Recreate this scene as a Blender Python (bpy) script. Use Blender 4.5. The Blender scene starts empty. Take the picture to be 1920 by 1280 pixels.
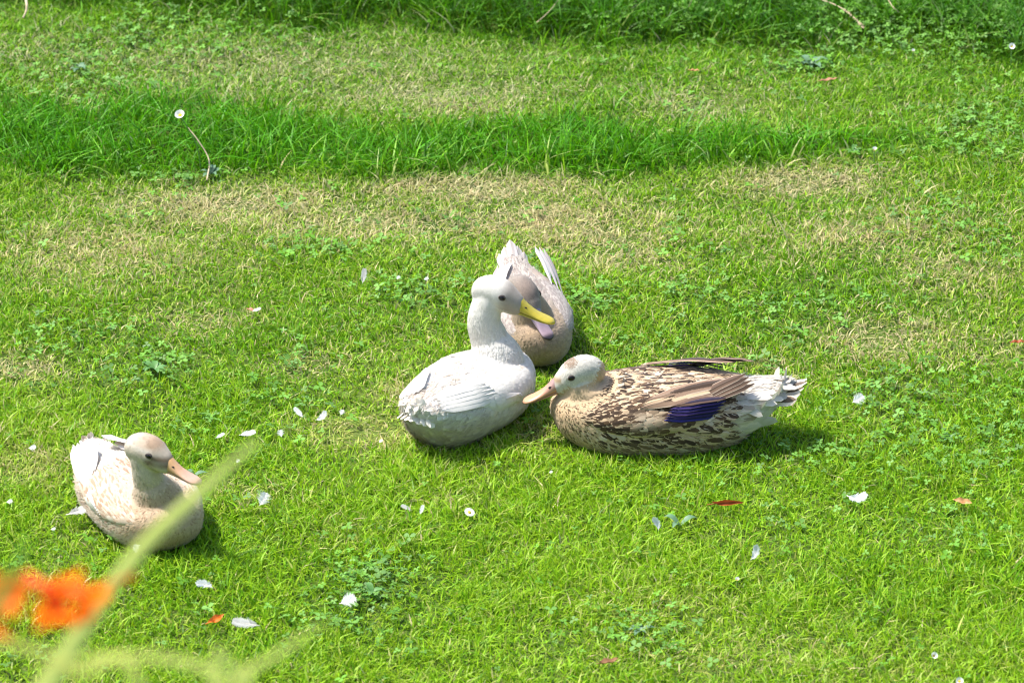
import bpy, math, random
import numpy as np
from mathutils import Vector, Matrix, Quaternion

random.seed(7)
rng = np.random.default_rng(11)
R = math.radians
sc = bpy.context.scene
COL = sc.collection

# ------------------------------------------------------------------ camera, sky, sun
PITCH = R(25.0); DIST = 8.3; TANH = 0.10512
CAM = np.array([0.0, -DIST*math.cos(PITCH), DIST*math.sin(PITCH)])
cam_d = bpy.data.cameras.new('camera'); cam = bpy.data.objects.new('camera', cam_d); COL.objects.link(cam)
cam.location = CAM; cam.rotation_euler = (math.pi/2-PITCH, 0, 0)
cam_d.sensor_width = 36; cam_d.lens = 18/TANH
cam_d.clip_start = 0.05; cam_d.clip_end = 2000
cam_d.dof.use_dof = True; cam_d.dof.focus_distance = 8.12; cam_d.dof.aperture_fstop = 8
cam_d.dof.aperture_blades = 9
sc.camera = cam

SUN_EL, SUN_AZ = R(61), R(-74)      # azimuth clockwise from +Y (away from camera)
w = bpy.data.worlds.new('World'); sc.world = w; w.use_nodes = True
nt = w.node_tree; nt.nodes.clear()
sky = nt.nodes.new('ShaderNodeTexSky'); sky.sky_type = 'NISHITA'; sky.sun_disc = False
sky.sun_elevation = SUN_EL; sky.sun_rotation = SUN_AZ; sky.air_density = 1.0; sky.dust_density = 2.0
bg = nt.nodes.new('ShaderNodeBackground'); bg.inputs[1].default_value = 0.14
wo = nt.nodes.new('ShaderNodeOutputWorld')
nt.links.new(sky.outputs[0], bg.inputs[0]); nt.links.new(bg.outputs[0], wo.inputs[0])
sl = bpy.data.lights.new('sun', 'SUN'); sun = bpy.data.objects.new('sun', sl); COL.objects.link(sun)
sl.energy = 3.9; sl.angle = R(2.8); sl.color = (1.0, 0.95, 0.86)
sdir = Vector((math.sin(SUN_AZ)*math.cos(SUN_EL), math.cos(SUN_AZ)*math.cos(SUN_EL), math.sin(SUN_EL)))
sun.rotation_euler = sdir.to_track_quat('Z', 'Y').to_euler(); sun.location = (-4, 4, 8)
sc.cycles.pixel_filter_type = 'BLACKMAN_HARRIS'; sc.cycles.filter_width = 1.1
sc.view_settings.view_transform = 'Standard'; sc.view_settings.look = 'None'
sc.view_settings.exposure = 1.17; sc.view_settings.gamma = 1; sc.view_settings.use_curve_mapping = False

# ------------------------------------------------------------------ placing helpers
def ray(px, py):
    u = (px-960)/960*TANH; v = (640-py)/960*TANH
    f = np.array([0, math.cos(PITCH), -math.sin(PITCH)]); up = np.array([0, math.sin(PITCH), math.cos(PITCH)])
    return f + up*v + np.array([1.0, 0, 0])*u
def ground_at(px, py):
    d = ray(px, py); t = -CAM[2]/d[2]; p = CAM+d*t
    return p[0], p[1]
def at_dist(px, py, dist): return CAM + ray(px, py)*dist

def sstep(a, b, x):
    t = np.clip((x-a)/(b-a), 0, 1); return t*t*(3-2*t)
class Noise:
    def __init__(s, seed): s.g = np.random.default_rng(seed).random((256, 256))
    def __call__(s, x, y, f):
        x = x*f+37.3; y = y*f+91.7
        xi = np.floor(x).astype(int); yi = np.floor(y).astype(int); fx = x-xi; fy = y-yi
        fx = fx*fx*(3-2*fx); fy = fy*fy*(3-2*fy); g = s.g
        a = g[xi%256, yi%256]; b = g[(xi+1)%256, yi%256]; c = g[xi%256, (yi+1)%256]; d = g[(xi+1)%256, (yi+1)%256]
        return (a*(1-fx)+b*fx)*(1-fy)+(c*(1-fx)+d*fx)*fy
N1, N2, N3, N4 = Noise(1), Noise(2), Noise(3), Noise(4)
def H(x, y):
    x = np.asarray(x, float); y = np.asarray(y, float)
    h = (N1(x, y, 2.2)-.5)*.012 + (N2(x, y, 7)-.5)*.006
    t = np.clip((-1.9-y)/4.6, 0, 1.0)
    h = h + 1.9*(t + .0)*sstep(0, .12, t)
    t2 = np.clip((y-1.75)/3, 0, 1); h = h + .5*t2*t2*(3-2*t2)
    return h
def gz(x, y): return float(H(np.array([x]), np.array([y]))[0])

# ------------------------------------------------------------------ object helpers
def tag(o, label=None, cat=None, group=None, kind=None):
    if label: o['label'] = label
    if cat: o['category'] = cat
    if group: o['group'] = group
    if kind: o['kind'] = kind
    return o
def empty(name, loc, rz=0, scale=1):
    o = bpy.data.objects.new(name, None); COL.objects.link(o); o.location = loc; o.rotation_euler = (0, 0, rz)
    o.scale = (scale,)*3; o.empty_display_size = .05
    return o
def link(name, me, parent=None, mat=None):
    o = bpy.data.objects.new(name, me); COL.objects.link(o)
    if parent is not None: o.parent = parent
    if mat is not None and not me.materials: me.materials.append(mat)
    return o
def np_mesh(name, V, F, smooth=True, attrs=None):
    """V (n,3); F list of (m,k) int arrays, quads or tris"""
    me = bpy.data.meshes.new(name)
    if not isinstance(F, list): F = [F]
    F = [f for f in F if len(f)]
    nl = sum(f.size for f in F); nf = sum(len(f) for f in F)
    me.vertices.add(len(V)); me.vertices.foreach_set('co', np.ascontiguousarray(V, dtype=np.float32).ravel())
    me.loops.add(nl); me.loops.foreach_set('vertex_index', np.concatenate([f.ravel() for f in F]).astype(np.int32))
    me.polygons.add(nf)
    tot = np.concatenate([np.full(len(f), f.shape[1]) for f in F])
    me.polygons.foreach_set('loop_start', np.concatenate([[0], np.cumsum(tot)[:-1]]).astype(np.int32))
    me.polygons.foreach_set('use_smooth', np.full(nf, smooth))
    me.update(calc_edges=True)
    for k, (typ, arr) in (attrs or {}).items():
        a = me.attributes.new(k, typ, 'POINT')
        arr = np.asarray(arr, dtype=np.float32)
        if typ == 'FLOAT_COLOR':
            if arr.shape[1] == 3: arr = np.concatenate([arr, np.ones((len(arr), 1), np.float32)], 1)
            a.data.foreach_set('color', np.ascontiguousarray(arr).ravel())
        elif typ == 'FLOAT2': a.data.foreach_set('vector', np.ascontiguousarray(arr).ravel())
        else: a.data.foreach_set('value', arr.ravel())
    return me
def tube(path, rad, n=8, flat=1.0, upv=None, cap=True):
    """loft of rings along a path; rad scalar list; returns V,F list"""
    path = np.asarray(path, float); m = len(path)
    T = np.gradient(path, axis=0); T /= np.linalg.norm(T, axis=1)[:, None]+1e-12
    V = []; up = np.array([0, 0, 1.0]) if upv is None else np.asarray(upv, float)
    for i in range(m):
        s = np.cross(T[i], up)
        if np.linalg.norm(s) < 1e-3: s = np.cross(T[i], [0, 1.0, 0])
        s /= np.linalg.norm(s); u = np.cross(s, T[i])
        a = np.arange(n)/n*2*math.pi
        V.append(path[i]+rad[i]*(np.cos(a)[:, None]*s+flat*np.sin(a)[:, None]*u))
    V = np.concatenate(V)
    F = [(i*n+j, i*n+(j+1) % n, (i+1)*n+(j+1) % n, (i+1)*n+j) for i in range(m-1) for j in range(n)]
    Q = np.array(F); fs = [Q]
    if cap:
        V = np.concatenate([V, path[:1], path[-1:]]); c0, c1 = len(V)-2, len(V)-1
        tr = [(c0, (j+1) % n, j) for j in range(n)]+[(c1, (m-1)*n+j, (m-1)*n+(j+1) % n) for j in range(n)]
        fs.append(np.array(tr))
    return V, fs
def catmull(P, k=8):
    P = np.asarray(P, float); Q = np.concatenate([[2*P[0]-P[1]], P, [2*P[-1]-P[-2]]]); out = []
    for i in range(1, len(Q)-2):
        p0, p1, p2, p3 = Q[i-1:i+3]
        for j in range(k):
            t = j/k
            out.append(.5*((2*p1)+(-p0+p2)*t+(2*p0-5*p1+4*p2-p3)*t*t+(-p0+3*p1-3*p2+p3)*t**3))
    out.append(P[-1]); return np.array(out)

# ------------------------------------------------------------------ materials
def new_mat(name):
    m = bpy.data.materials.new(name); m.use_nodes = True; t = m.node_tree; t.nodes.clear()
    o = t.nodes.new('ShaderNodeOutputMaterial'); return m, t, o
def leafy(name, attr='col', transl=.35, rough=.5, spec=.3, flat=None, noise=None):
    m, t, o = new_mat(name); L = t.links
    if flat is None:
        a = t.nodes.new('ShaderNodeAttribute'); a.attribute_name = attr; c = a.outputs['Color']
    else:
        a = t.nodes.new('ShaderNodeRGB'); a.outputs[0].default_value = (*flat, 1); c = a.outputs[0]
    if noise:
        n = t.nodes.new('ShaderNodeTexNoise'); n.inputs['Scale'].default_value = noise[0]; n.inputs['Detail'].default_value = 4
        tc = t.nodes.new('ShaderNodeTexCoord'); L.new(tc.outputs['Object'], n.inputs['Vector'])
        mx = t.nodes.new('ShaderNodeMix'); mx.data_type = 'RGBA'; mx.blend_type = 'MULTIPLY'
        mr = t.nodes.new('ShaderNodeMapRange'); mr.inputs[3].default_value = 1-noise[1]; mr.inputs[4].default_value = 1+noise[1]
        L.new(n.outputs[0], mr.inputs[0]); mx.inputs[0].default_value = 1
        L.new(c, mx.inputs[6]); L.new(mr.outputs[0], mx.inputs[7]); c = mx.outputs[2]
    p = t.nodes.new('ShaderNodeBsdfPrincipled'); p.inputs['Roughness'].default_value = rough
    p.inputs['Specular IOR Level'].default_value = spec; L.new(c, p.inputs['Base Color'])
    tr = t.nodes.new('ShaderNodeBsdfTranslucent'); L.new(c, tr.inputs[0])
    ms = t.nodes.new('ShaderNodeMixShader'); ms.inputs[0].default_value = transl
    L.new(p.outputs[0], ms.inputs[1]); L.new(tr.outputs[0], ms.inputs[2]); L.new(ms.outputs[0], o.inputs[0])
    return m
M_grass = leafy('grass_blade', transl=.38, rough=.5, spec=.28)
M_clover = leafy('clover_leaf', transl=.3, rough=.55, spec=.35)

def ground_mat():
    m, t, o = new_mat('lawn_soil'); L = t.links
    tc = t.nodes.new('ShaderNodeTexCoord')
    n = t.nodes.new('ShaderNodeTexNoise'); n.inputs['Scale'].default_value = 60; n.inputs['Detail'].default_value = 8
    n2 = t.nodes.new('ShaderNodeTexNoise'); n2.inputs['Scale'].default_value = 1.1; n2.inputs['Detail'].default_value = 5
    L.new(tc.outputs['Object'], n.inputs['Vector']); L.new(tc.outputs['Object'], n2.inputs['Vector'])
    r = t.nodes.new('ShaderNodeValToRGB'); e = r.color_ramp.elements
    e[0].position = .3; e[0].color = (.015, .028, .006, 1); e[1].position = .72; e[1].color = (.10, .12, .03, 1)
    x = r.color_ramp.elements.new(.5); x.color = (.045, .09, .010, 1)
    L.new(n.outputs[0], r.inputs[0])
    mx = t.nodes.new('ShaderNodeMix'); mx.data_type = 'RGBA'; mx.inputs[7].default_value = (.14, .17, .04, 1)
    mr = t.nodes.new('ShaderNodeMapRange'); mr.inputs[1].default_value = .4; mr.inputs[2].default_value = .7; mr.inputs[4].default_value = .5
    L.new(n2.outputs[0], mr.inputs[0]); L.new(mr.outputs[0], mx.inputs[0]); L.new(r.outputs[0], mx.inputs[6])
    p = t.nodes.new('ShaderNodeBsdfPrincipled'); p.inputs['Roughness'].default_value = .95; p.inputs['Specular IOR Level'].default_value = .1
    L.new(mx.outputs[2], p.inputs['Base Color'])
    b = t.nodes.new('ShaderNodeBump'); b.inputs['Strength'].default_value = .6; b.inputs['Distance'].default_value = .01
    L.new(n.outputs[0], b.inputs['Height']); L.new(b.outputs[0], p.inputs['Normal']); L.new(p.outputs[0], o.inputs[0])
    return m

def feather_mat():
    m, t, o = new_mat('plumage'); L = t.links
    def attr(n):
        a = t.nodes.new('ShaderNodeAttribute'); a.attribute_name = n; return a
    def math_(op, a, b=None, c=None):
        q = t.nodes.new('ShaderNodeMath'); q.operation = op
        for i, v in enumerate((a, b, c)):
            if v is None: continue
            if isinstance(v, (int, float)): q.inputs[i].default_value = v
            else: L.new(v, q.inputs[i])
        return q.outputs[0]
    col, dark, uv, pat = attr('col'), attr('dark'), attr('fuv'), attr('pat')
    sx = t.nodes.new('ShaderNodeSeparateXYZ'); L.new(uv.outputs['Vector'], sx.inputs[0])
    u, v = sx.outputs[0], sx.outputs[1]
    au = math_('ABSOLUTE', u)
    # streak: centre strong between v .35 and .9, narrowing at both ends
    vv = math_('SUBTRACT', v, .70); vv = math_('MULTIPLY', vv, 2.05); vv = math_('MULTIPLY', vv, vv)
    uu = math_('MULTIPLY', au, 1.75); uu = math_('MULTIPLY', uu, uu)
    tc = t.nodes.new('ShaderNodeTexCoord'); nz = t.nodes.new('ShaderNodeTexNoise'); nz.inputs['Scale'].default_value = 260; nz.inputs['Detail'].default_value = 2
    L.new(tc.outputs['Object'], nz.inputs['Vector'])
    rr = math_('ADD', uu, vv); rr = math_('ADD', rr, math_('MULTIPLY', math_('SUBTRACT', nz.outputs[0], .5), .7))
    mk = t.nodes.new('ShaderNodeMapRange'); mk.interpolation_type = 'SMOOTHSTEP'
    mk.inputs[1].default_value = .65; mk.inputs[2].default_value = 1.0; mk.inputs[3].default_value = 1; mk.inputs[4].default_value = 0
    L.new(rr, mk.inputs[0])
    fac = math_('MULTIPLY', mk.outputs[0], pat.outputs['Fac'])
    mx = t.nodes.new('ShaderNodeMix'); mx.data_type = 'RGBA'
    L.new(fac, mx.inputs[0]); L.new(col.outputs['Color'], mx.inputs[6]); L.new(dark.outputs['Color'], mx.inputs[7])
    # barbs: fine slanted lines
    s = math_('SINE', math_('MULTIPLY', math_('ADD', v, math_('MULTIPLY', au, -.35)), 70.0))
    n2 = t.nodes.new('ShaderNodeTexNoise'); n2.inputs['Scale'].default_value = 90; L.new(tc.outputs['Object'], n2.inputs['Vector'])
    k = math_('ADD', math_('MULTIPLY', s, .035), math_('ADD', .90, math_('MULTIPLY', n2.outputs[0], .2)))
    m2 = t.nodes.new('ShaderNodeMix'); m2.data_type = 'RGBA'; m2.blend_type = 'MULTIPLY'; m2.inputs[0].default_value = 1
    L.new(mx.outputs[2], m2.inputs[6]); L.new(k, m2.inputs[7])
    p = t.nodes.new('ShaderNodeBsdfPrincipled'); p.inputs['Roughness'].default_value = .72; p.inputs['Specular IOR Level'].default_value = .18
    p.inputs['Sheen Weight'].default_value = .15
    L.new(m2.outputs[2], p.inputs['Base Color'])
    tr = t.nodes.new('ShaderNodeBsdfTranslucent'); L.new(m2.outputs[2], tr.inputs[0])
    ms = t.nodes.new('ShaderNodeMixShader'); ms.inputs[0].default_value = .2
    L.new(p.outputs[0], ms.inputs[1]); L.new(tr.outputs[0], ms.inputs[2]); L.new(ms.outputs[0], o.inputs[0])
    return m
M_feather = feather_mat()

def simple_mat(name, c, rough=.5, spec=.4, c2=None, scale=80, coat=0):
    m, t, o = new_mat(name); L = t.links
    p = t.nodes.new('ShaderNodeBsdfPrincipled'); p.inputs['Roughness'].default_value = rough; p.inputs['Specular IOR Level'].default_value = spec
    p.inputs['Coat Weight'].default_value = coat
    tc = t.nodes.new('ShaderNodeTexCoord'); n = t.nodes.new('ShaderNodeTexNoise'); n.inputs['Scale'].default_value = scale; n.inputs['Detail'].default_value = 4
    L.new(tc.outputs['Object'], n.inputs['Vector'])
    mx = t.nodes.new('ShaderNodeMix'); mx.data_type = 'RGBA'; mx.inputs[6].default_value = (*c, 1)
    mx.inputs[7].default_value = (*(c2 or tuple(v*.75 for v in c)), 1)
    mr = t.nodes.new('ShaderNodeMapRange'); mr.inputs[1].default_value = .35; mr.inputs[2].default_value = .65
    L.new(n.outputs[0], mr.inputs[0]); L.new(mr.outputs[0], mx.inputs[0]); L.new(mx.outputs[2], p.inputs['Base Color']); L.new(p.outputs[0], o.inputs[0])
    return m
M_eye = simple_mat('eye_black', (.004, .003, .003), .12, .4, coat=0)
M_lid = simple_mat('eyelid_skin', (.16, .12, .10), .6)
M_nostril = simple_mat('nostril_dark', (.02, .015, .015), .8)
def bill_mat(name, base, tip, top):
    """colour runs by position along the bill: attribute col carries the painted horn colours"""
    m, t, o = new_mat(name); L = t.links
    a = t.nodes.new('ShaderNodeAttribute'); a.attribute_name = 'col'
    p = t.nodes.new('ShaderNodeBsdfPrincipled'); p.inputs['Roughness'].default_value = .38; p.inputs['Specular IOR Level'].default_value = .4
    tc = t.nodes.new('ShaderNodeTexCoord'); n = t.nodes.new('ShaderNodeTexNoise'); n.inputs['Scale'].default_value = 150; n.inputs['Detail'].default_value = 4
    L.new(tc.outputs['Object'], n.inputs['Vector'])
    mr = t.nodes.new('ShaderNodeMapRange'); mr.inputs[3].default_value = .78; mr.inputs[4].default_value = 1.18; L.new(n.outputs[0], mr.inputs[0])
    m2 = t.nodes.new('ShaderNodeMix'); m2.data_type = 'RGBA'; m2.blend_type = 'MULTIPLY'; m2.inputs[0].default_value = 1
    L.new(a.outputs['Color'], m2.inputs[6]); L.new(mr.outputs[0], m2.inputs[7]); L.new(m2.outputs[2], p.inputs['Base Color'])
    b = t.nodes.new('ShaderNodeBump'); b.inputs['Strength'].default_value = .15; b.inputs['Distance'].default_value = .001
    L.new(n.outputs[0], b.inputs['Height']); L.new(b.outputs[0], p.inputs['Normal']); L.new(p.outputs[0], o.inputs[0])
    return m
M_bill = bill_mat('bill_horn', None, None, None)

# ------------------------------------------------------------------ ground sheet
def build_ground():
    xs = np.unique(np.concatenate([np.linspace(-3, 3, 121), np.geomspace(3, 400, 26), -np.geomspace(3, 400, 26)]))
    ys = np.unique(np.concatenate([np.linspace(-7.5, 5, 200), 5+np.geomspace(.2, 400, 26), -7.5-np.geomspace(.2, 400, 26)]))
    X, Y = np.meshgrid(xs, ys); Z = H(X.ravel(), Y.ravel())
    V = np.stack([X.ravel(), Y.ravel(), Z], 1); nx, ny = len(xs), len(ys)
    i = (np.arange(ny-1)[:, None]*nx+np.arange(nx-1)).ravel()
    o = link('ground', np_mesh('ground', V, np.stack([i, i+1, i+1+nx, i+nx], 1)), None, ground_mat())
    tag(o, kind='structure')
build_ground()

# ------------------------------------------------------------------ lawn layout (places on the ground, in metres)
def blob(px, py, rx, ry, k=1.0):
    x, y = ground_at(px, py); s = 1/1100.0
    return (x, y, rx*s, ry*s/math.sin(PITCH), k)
DRY = [blob(*b) for b in [
    (430, 385, 230, 38, .9), (900, 355, 210, 34, 1.0), (1010, 410, 200, 45, .8), (700, 415, 260, 40, .7), (1110, 440, 160, 40, .7),
    (1510, 345, 150, 28, 1.0), (1600, 440, 240, 60, .45), (1660, 640, 130, 40, .75), (1780, 520, 130, 40, .4), (40, 690, 70, 24, .9),
    (50, 870, 90, 36, .85), (700, 815, 130, 28, 1.0), (760, 745, 70, 24, .6), (200, 470, 200, 60, .55), (560, 120, 400, 60, .45),
    (800, 180, 260, 40, .55), (330, 190, 220, 40, .35), (1290, 200, 160, 50, .35), (1150, 490, 140, 30, .45), (380, 600, 90, 26, .5),
    (590, 690, 80, 24, .45), (860, 210, 150, 20, .5), (100, 110, 160, 50, .3), (640, 1010, 80, 20, .3), (1010, 815, 60, 26, .6), (1240, 1150, 120, 28, .3),
    (1400, 1240, 200, 40, .3), (440, 930, 100, 30, .4), (1420, 700, 150, 30, .3), (1850, 660, 120, 30, .4), (840, 950, 60, 16, .3)]]
CLOV = [blob(*b) for b in [
    (290, 690, 70, 36, 1), (560, 680, 50, 26, .9), (700, 1120, 60, 60, 1), (90, 655, 60, 16, .8), (1800, 830, 150, 60, .8), (1560, 860, 130, 30, .7),
    (1700, 740, 160, 40, .6), (1500, 590, 120, 30, .6), (1110, 575, 60, 26, .9), (1290, 560, 70, 26, .7), (800, 560, 90, 26, .7), (150, 150, 160, 60, .7),
    (330, 80, 200, 46, .7), (1750, 60, 260, 70, 1.2), (1500, 130, 90, 26, 1), (1840, 260, 100, 50, .8), (340, 330, 80, 24, .8), (1200, 660, 80, 16, .5),
    (900, 600, 60, 30, .5), (480, 740, 60, 20, .5), (620, 470, 100, 20, .5), (1320, 40, 220, 40, .6), (1880, 470, 60, 30, .7), (1750, 420, 90, 30, .6),
    (1840, 1010, 100, 40, .3), (640, 1170, 60, 30, .6), (1200, 1190, 70, 30, .7), (400, 800, 60, 20, .5), (200, 620, 100, 20, .4), (1380, 900, 120, 24, .4)]]
TUFT = [blob(*b) for b in [(1890, 1080, 60, 50, 1.0), (1800, 1160, 60, 30, .5), (300, 1130, 60, 40, .4), (560, 1060, 60, 30, .4), (1450, 450, 50, 30, .35),
    (1620, 1000, 80, 24, .3), (1060, 1090, 80, 30, .3), (250, 960, 90, 30, .35), (700, 960, 80, 30, .25), (1830, 350, 120, 60, .4)]]
def field(bl, x, y):
    r = np.zeros_like(x)
    for bx, by, rx, ry, k in bl:
        r = np.maximum(r, k*np.exp(-(((x-bx)/rx)**2+((y-by)/ry)**2)))
    return r
def edge(pts):
    P = np.array([ground_at(*p) for p in pts]); i = np.argsort(P[:, 0]); return P[i, 0], P[i, 1]
E_lo = edge([(-300, 300), (0, 322), (300, 338), (600, 330), (900, 338), (1200, 326), (1400, 316), (1600, 302), (1850, 292), (2300, 285)])
E_hi = edge([(-300, 165), (0, 178), (300, 205), (600, 232), (900, 232), (1200, 250), (1400, 258), (1600, 262), (1850, 268), (2300, 270)])
E_tp = edge([(-300, 30), (0, 22), (400, 38), (700, 62), (950, 78), (1200, 92), (1500, 95), (1750, 88), (1950, 120), (2300, 130)])
def strips(x, y):
    """how much (0..1) the long unmown strips cover a point"""
    wob = (N3(x, y, 5)-.5)*.10+(N4(x, y, 14)-.5)*.05
    lo = np.interp(x, *E_lo)+wob*.7; hi = np.interp(x, *E_hi)+wob*1.4; tp = np.interp(x, *E_tp)+wob
    a = sstep(-.02, .05, y-lo)*(1-sstep(-.06, .05, y-hi))
    right = 1-.75*sstep(.55, .95, x)
    return np.clip(a*right, 0, 1), sstep(-.05, .10, y-tp)

# ducks: pixel of the ground point under the body, heading (deg from +x), scale
DUCKS = {
 'white': dict(px=(880, 797), az=57, s=.765, bw=1.0),
 'mottled': dict(px=(1236, 820), az=178, s=.94, bw=.95, bh=.84),
 'cream': dict(px=(260, 986), az=-58, s=.76, bw=1.0, bh=.92),
 'grey': dict(px=(994, 647), az=-79, s=.70, bw=.86)}
for d in DUCKS.values():
    d['xy'] = ground_at(*d['px'])

def grass_mesh(name, n, xr, yr, mode, seed, hscale=1.0, wscale=1.0, keep=None):
    r = np.random.default_rng(seed)
    x = r.uniform(*xr, n); y = r.uniform(*yr, n)
    if keep is not None:
        k = keep(x, y); x, y = x[k], y[k]
    # duck footprints
    for d in DUCKS.values():
        cx, cy = d['xy']; a = R(d['az']); s = d['s']
        lx = ((x-cx)*math.cos(a)+(y-cy)*math.sin(a))/s; ly = (-(x-cx)*math.sin(a)+(y-cy)*math.cos(a))/(s*d['bw'])
        k = ((lx-.01)/.150)**2+(ly/.072)**2 > 1
        x, y = x[k], y[k]
    A, T = strips(x, y); dry = field(DRY, x, y); tuft = field(TUFT, x, y); clov = field(CLOV, x, y)
    nA = N1(x, y, 9); nB = N2(x, y, 28); nC = N3(x, y, 3)
    long_ = np.clip(A+T, 0, 1)
    if mode == 'long':
        k = r.random(len(x)) < long_*(.6+.4*nB)+tuft*.4
    elif mode == 'mown':
        dens = np.clip(.55+.65*nA*1.1-.25*clov-.35*long_-.12*dry*nB*2, .1, 1)
        k = r.random(len(x)) < dens
    else: k = np.ones(len(x), bool)
    x, y, A, T, dry, tuft, clov, nA, nB, nC, long_ = [q[k] for q in (x, y, A, T, dry, tuft, clov, nA, nB, nC, long_)]
    n = len(x); z = H(x, y)
    g = r.random((n, 8))
    if mode == 'long':
        h = (.040+.048*g[:, 0]**1.2)*(.7+.5*nA)*(.55+.45*np.clip(long_+tuft, 0, 1))*(1+.5*T); wdt = .0010+.0010*g[:, 1]; rows = 4
        lean = .4+1.5*g[:, 2]**1.5
    else:
        h = (.009+.015*g[:, 0])*(.6+.55*nB+.45*nA)*(1-.32*np.clip(dry, 0, 1))*(1+.38*sstep(0, -.5, y)*nA); wdt = .0007+.0009*g[:, 1]; rows = 2
        lean = .35+1.5*g[:, 2]**1.2
        flatt = g[:, 6] < (.10+.35*dry); lean = np.where(flatt, 2.4+g[:, 2]*2, lean); h = np.where(flatt, h*.55, h)
    h = h*hscale; wdt = wdt*wscale
    th = g[:, 3]*2*np.pi+0
    # a shared drift of the leaning so tufts comb together
    th = th+(N4(x, y, 6)*6.3)*.6
    dx, dy = np.cos(th), np.sin(th)
    ph = g[:, 4]*2*np.pi; sx, sy = np.cos(ph), np.sin(ph)
    # colours
    G = np.array([[.140, .345, .006], [.270, .470, .014], [.060, .180, .004], [.57, .50, .26], [.40, .47, .10], [.100, .255, .012]])
    dr = np.clip(dry*(.65+.8*nB), 0, 1)
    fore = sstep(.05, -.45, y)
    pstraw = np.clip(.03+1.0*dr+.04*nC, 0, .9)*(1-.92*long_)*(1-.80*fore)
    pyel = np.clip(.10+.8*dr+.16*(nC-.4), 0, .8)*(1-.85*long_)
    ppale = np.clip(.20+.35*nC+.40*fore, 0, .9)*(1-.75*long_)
    q = r.random(n); q2 = r.random(n); q3 = r.random(n)
    c = np.where((q < .22)[:, None], G[2], G[0]); c = np.where((q > .92)[:, None], G[5], c)
    c = np.where((q2 < ppale)[:, None], G[1], c)
    c = np.where((q3 < pyel)[:, None], G[4], c)
    c = np.where((r.random(n) < pstraw)[:, None], G[3], c)
    c = c*(1-np.clip(A, 0, 1)[:, None]*np.array([.40, .10, .5]))*(1-np.clip(T, 0, 1)[:, None]*np.array([.60, .42, .5]))
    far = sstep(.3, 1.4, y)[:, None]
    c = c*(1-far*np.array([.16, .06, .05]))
    c = c*(.75+.5*r.random((n, 1)))*(1+.16*(r.random((n, 3))-.5))
    # geometry
    tt = np.linspace(0, 1, rows+1); wd = {2: [.8, 1, 0], 4: [.7, 1, .9, .6, 0]}[rows]
    V = []; C = []
    for i, t in enumerate(tt):
        cx = x+dx*h*lean*(t**1.6)*.75; cy = y+dy*h*lean*(t**1.6)*.75
        cz = z-.002+h*(t-.30*np.clip(lean, 0, 1.6)*t*t)
        cc = c*(1.0-.12*(1-t)); cc = cc+(np.array([.06, .05, .0])*(1-t)**2)
        if i < rows:
            for s in (-1, 1):
                V.append(np.stack([cx+s*sx*wdt*wd[i], cy+s*sy*wdt*wd[i], cz], 1)); C.append(cc)
        else: V.append(np.stack([cx, cy, cz], 1)); C.append(cc)
    m = len(V); V = np.stack(V, 1).reshape(-1, 3); C = np.stack(C, 1).reshape(-1, 3)
    b = (np.arange(n)*m)[:, None]
    qd = np.concatenate([b+np.array([2*i, 2*i+1, 2*i+3, 2*i+2]) for i in range(rows-1)]) if rows > 1 else np.zeros((0, 4), int)
    tr = b+np.array([2*rows-2, 2*rows-1, 2*rows])
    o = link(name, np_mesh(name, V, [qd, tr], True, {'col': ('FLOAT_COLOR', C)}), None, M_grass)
    return o, n

def in_view(x, y):
    # trapezoid of lawn seen by the photograph, with a margin
    hw = .74+(y+1.25)*.105+.22
    return (np.abs(x) < hw) & (y > -1.45) & (y < 1.95)
o, n1 = grass_mesh('mown_grass', 680000, (-1.35, 1.35), (-1.45, 1.95), 'mown', 21, keep=in_view)
tag(o, 'short mown bright green and straw coloured lawn grass around the ducks', 'grass', kind='stuff')
o, n2 = grass_mesh('long_grass', 150000, (-1.35, 1.35), (-1.45, 1.95), 'long', 22, keep=in_view)
tag(o, 'longer dark green unmown grass in the strips behind the ducks', 'grass', kind='stuff')
o, n3 = grass_mesh('outer_grass', 105000, (-4.2, 4.2), (-6.2, 5.5), 'any', 23, 2.0, 3.0, keep=lambda x, y: ~in_view(x, y))
tag(o, 'coarser lawn grass on the surrounding slope', 'grass', kind='stuff')

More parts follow.
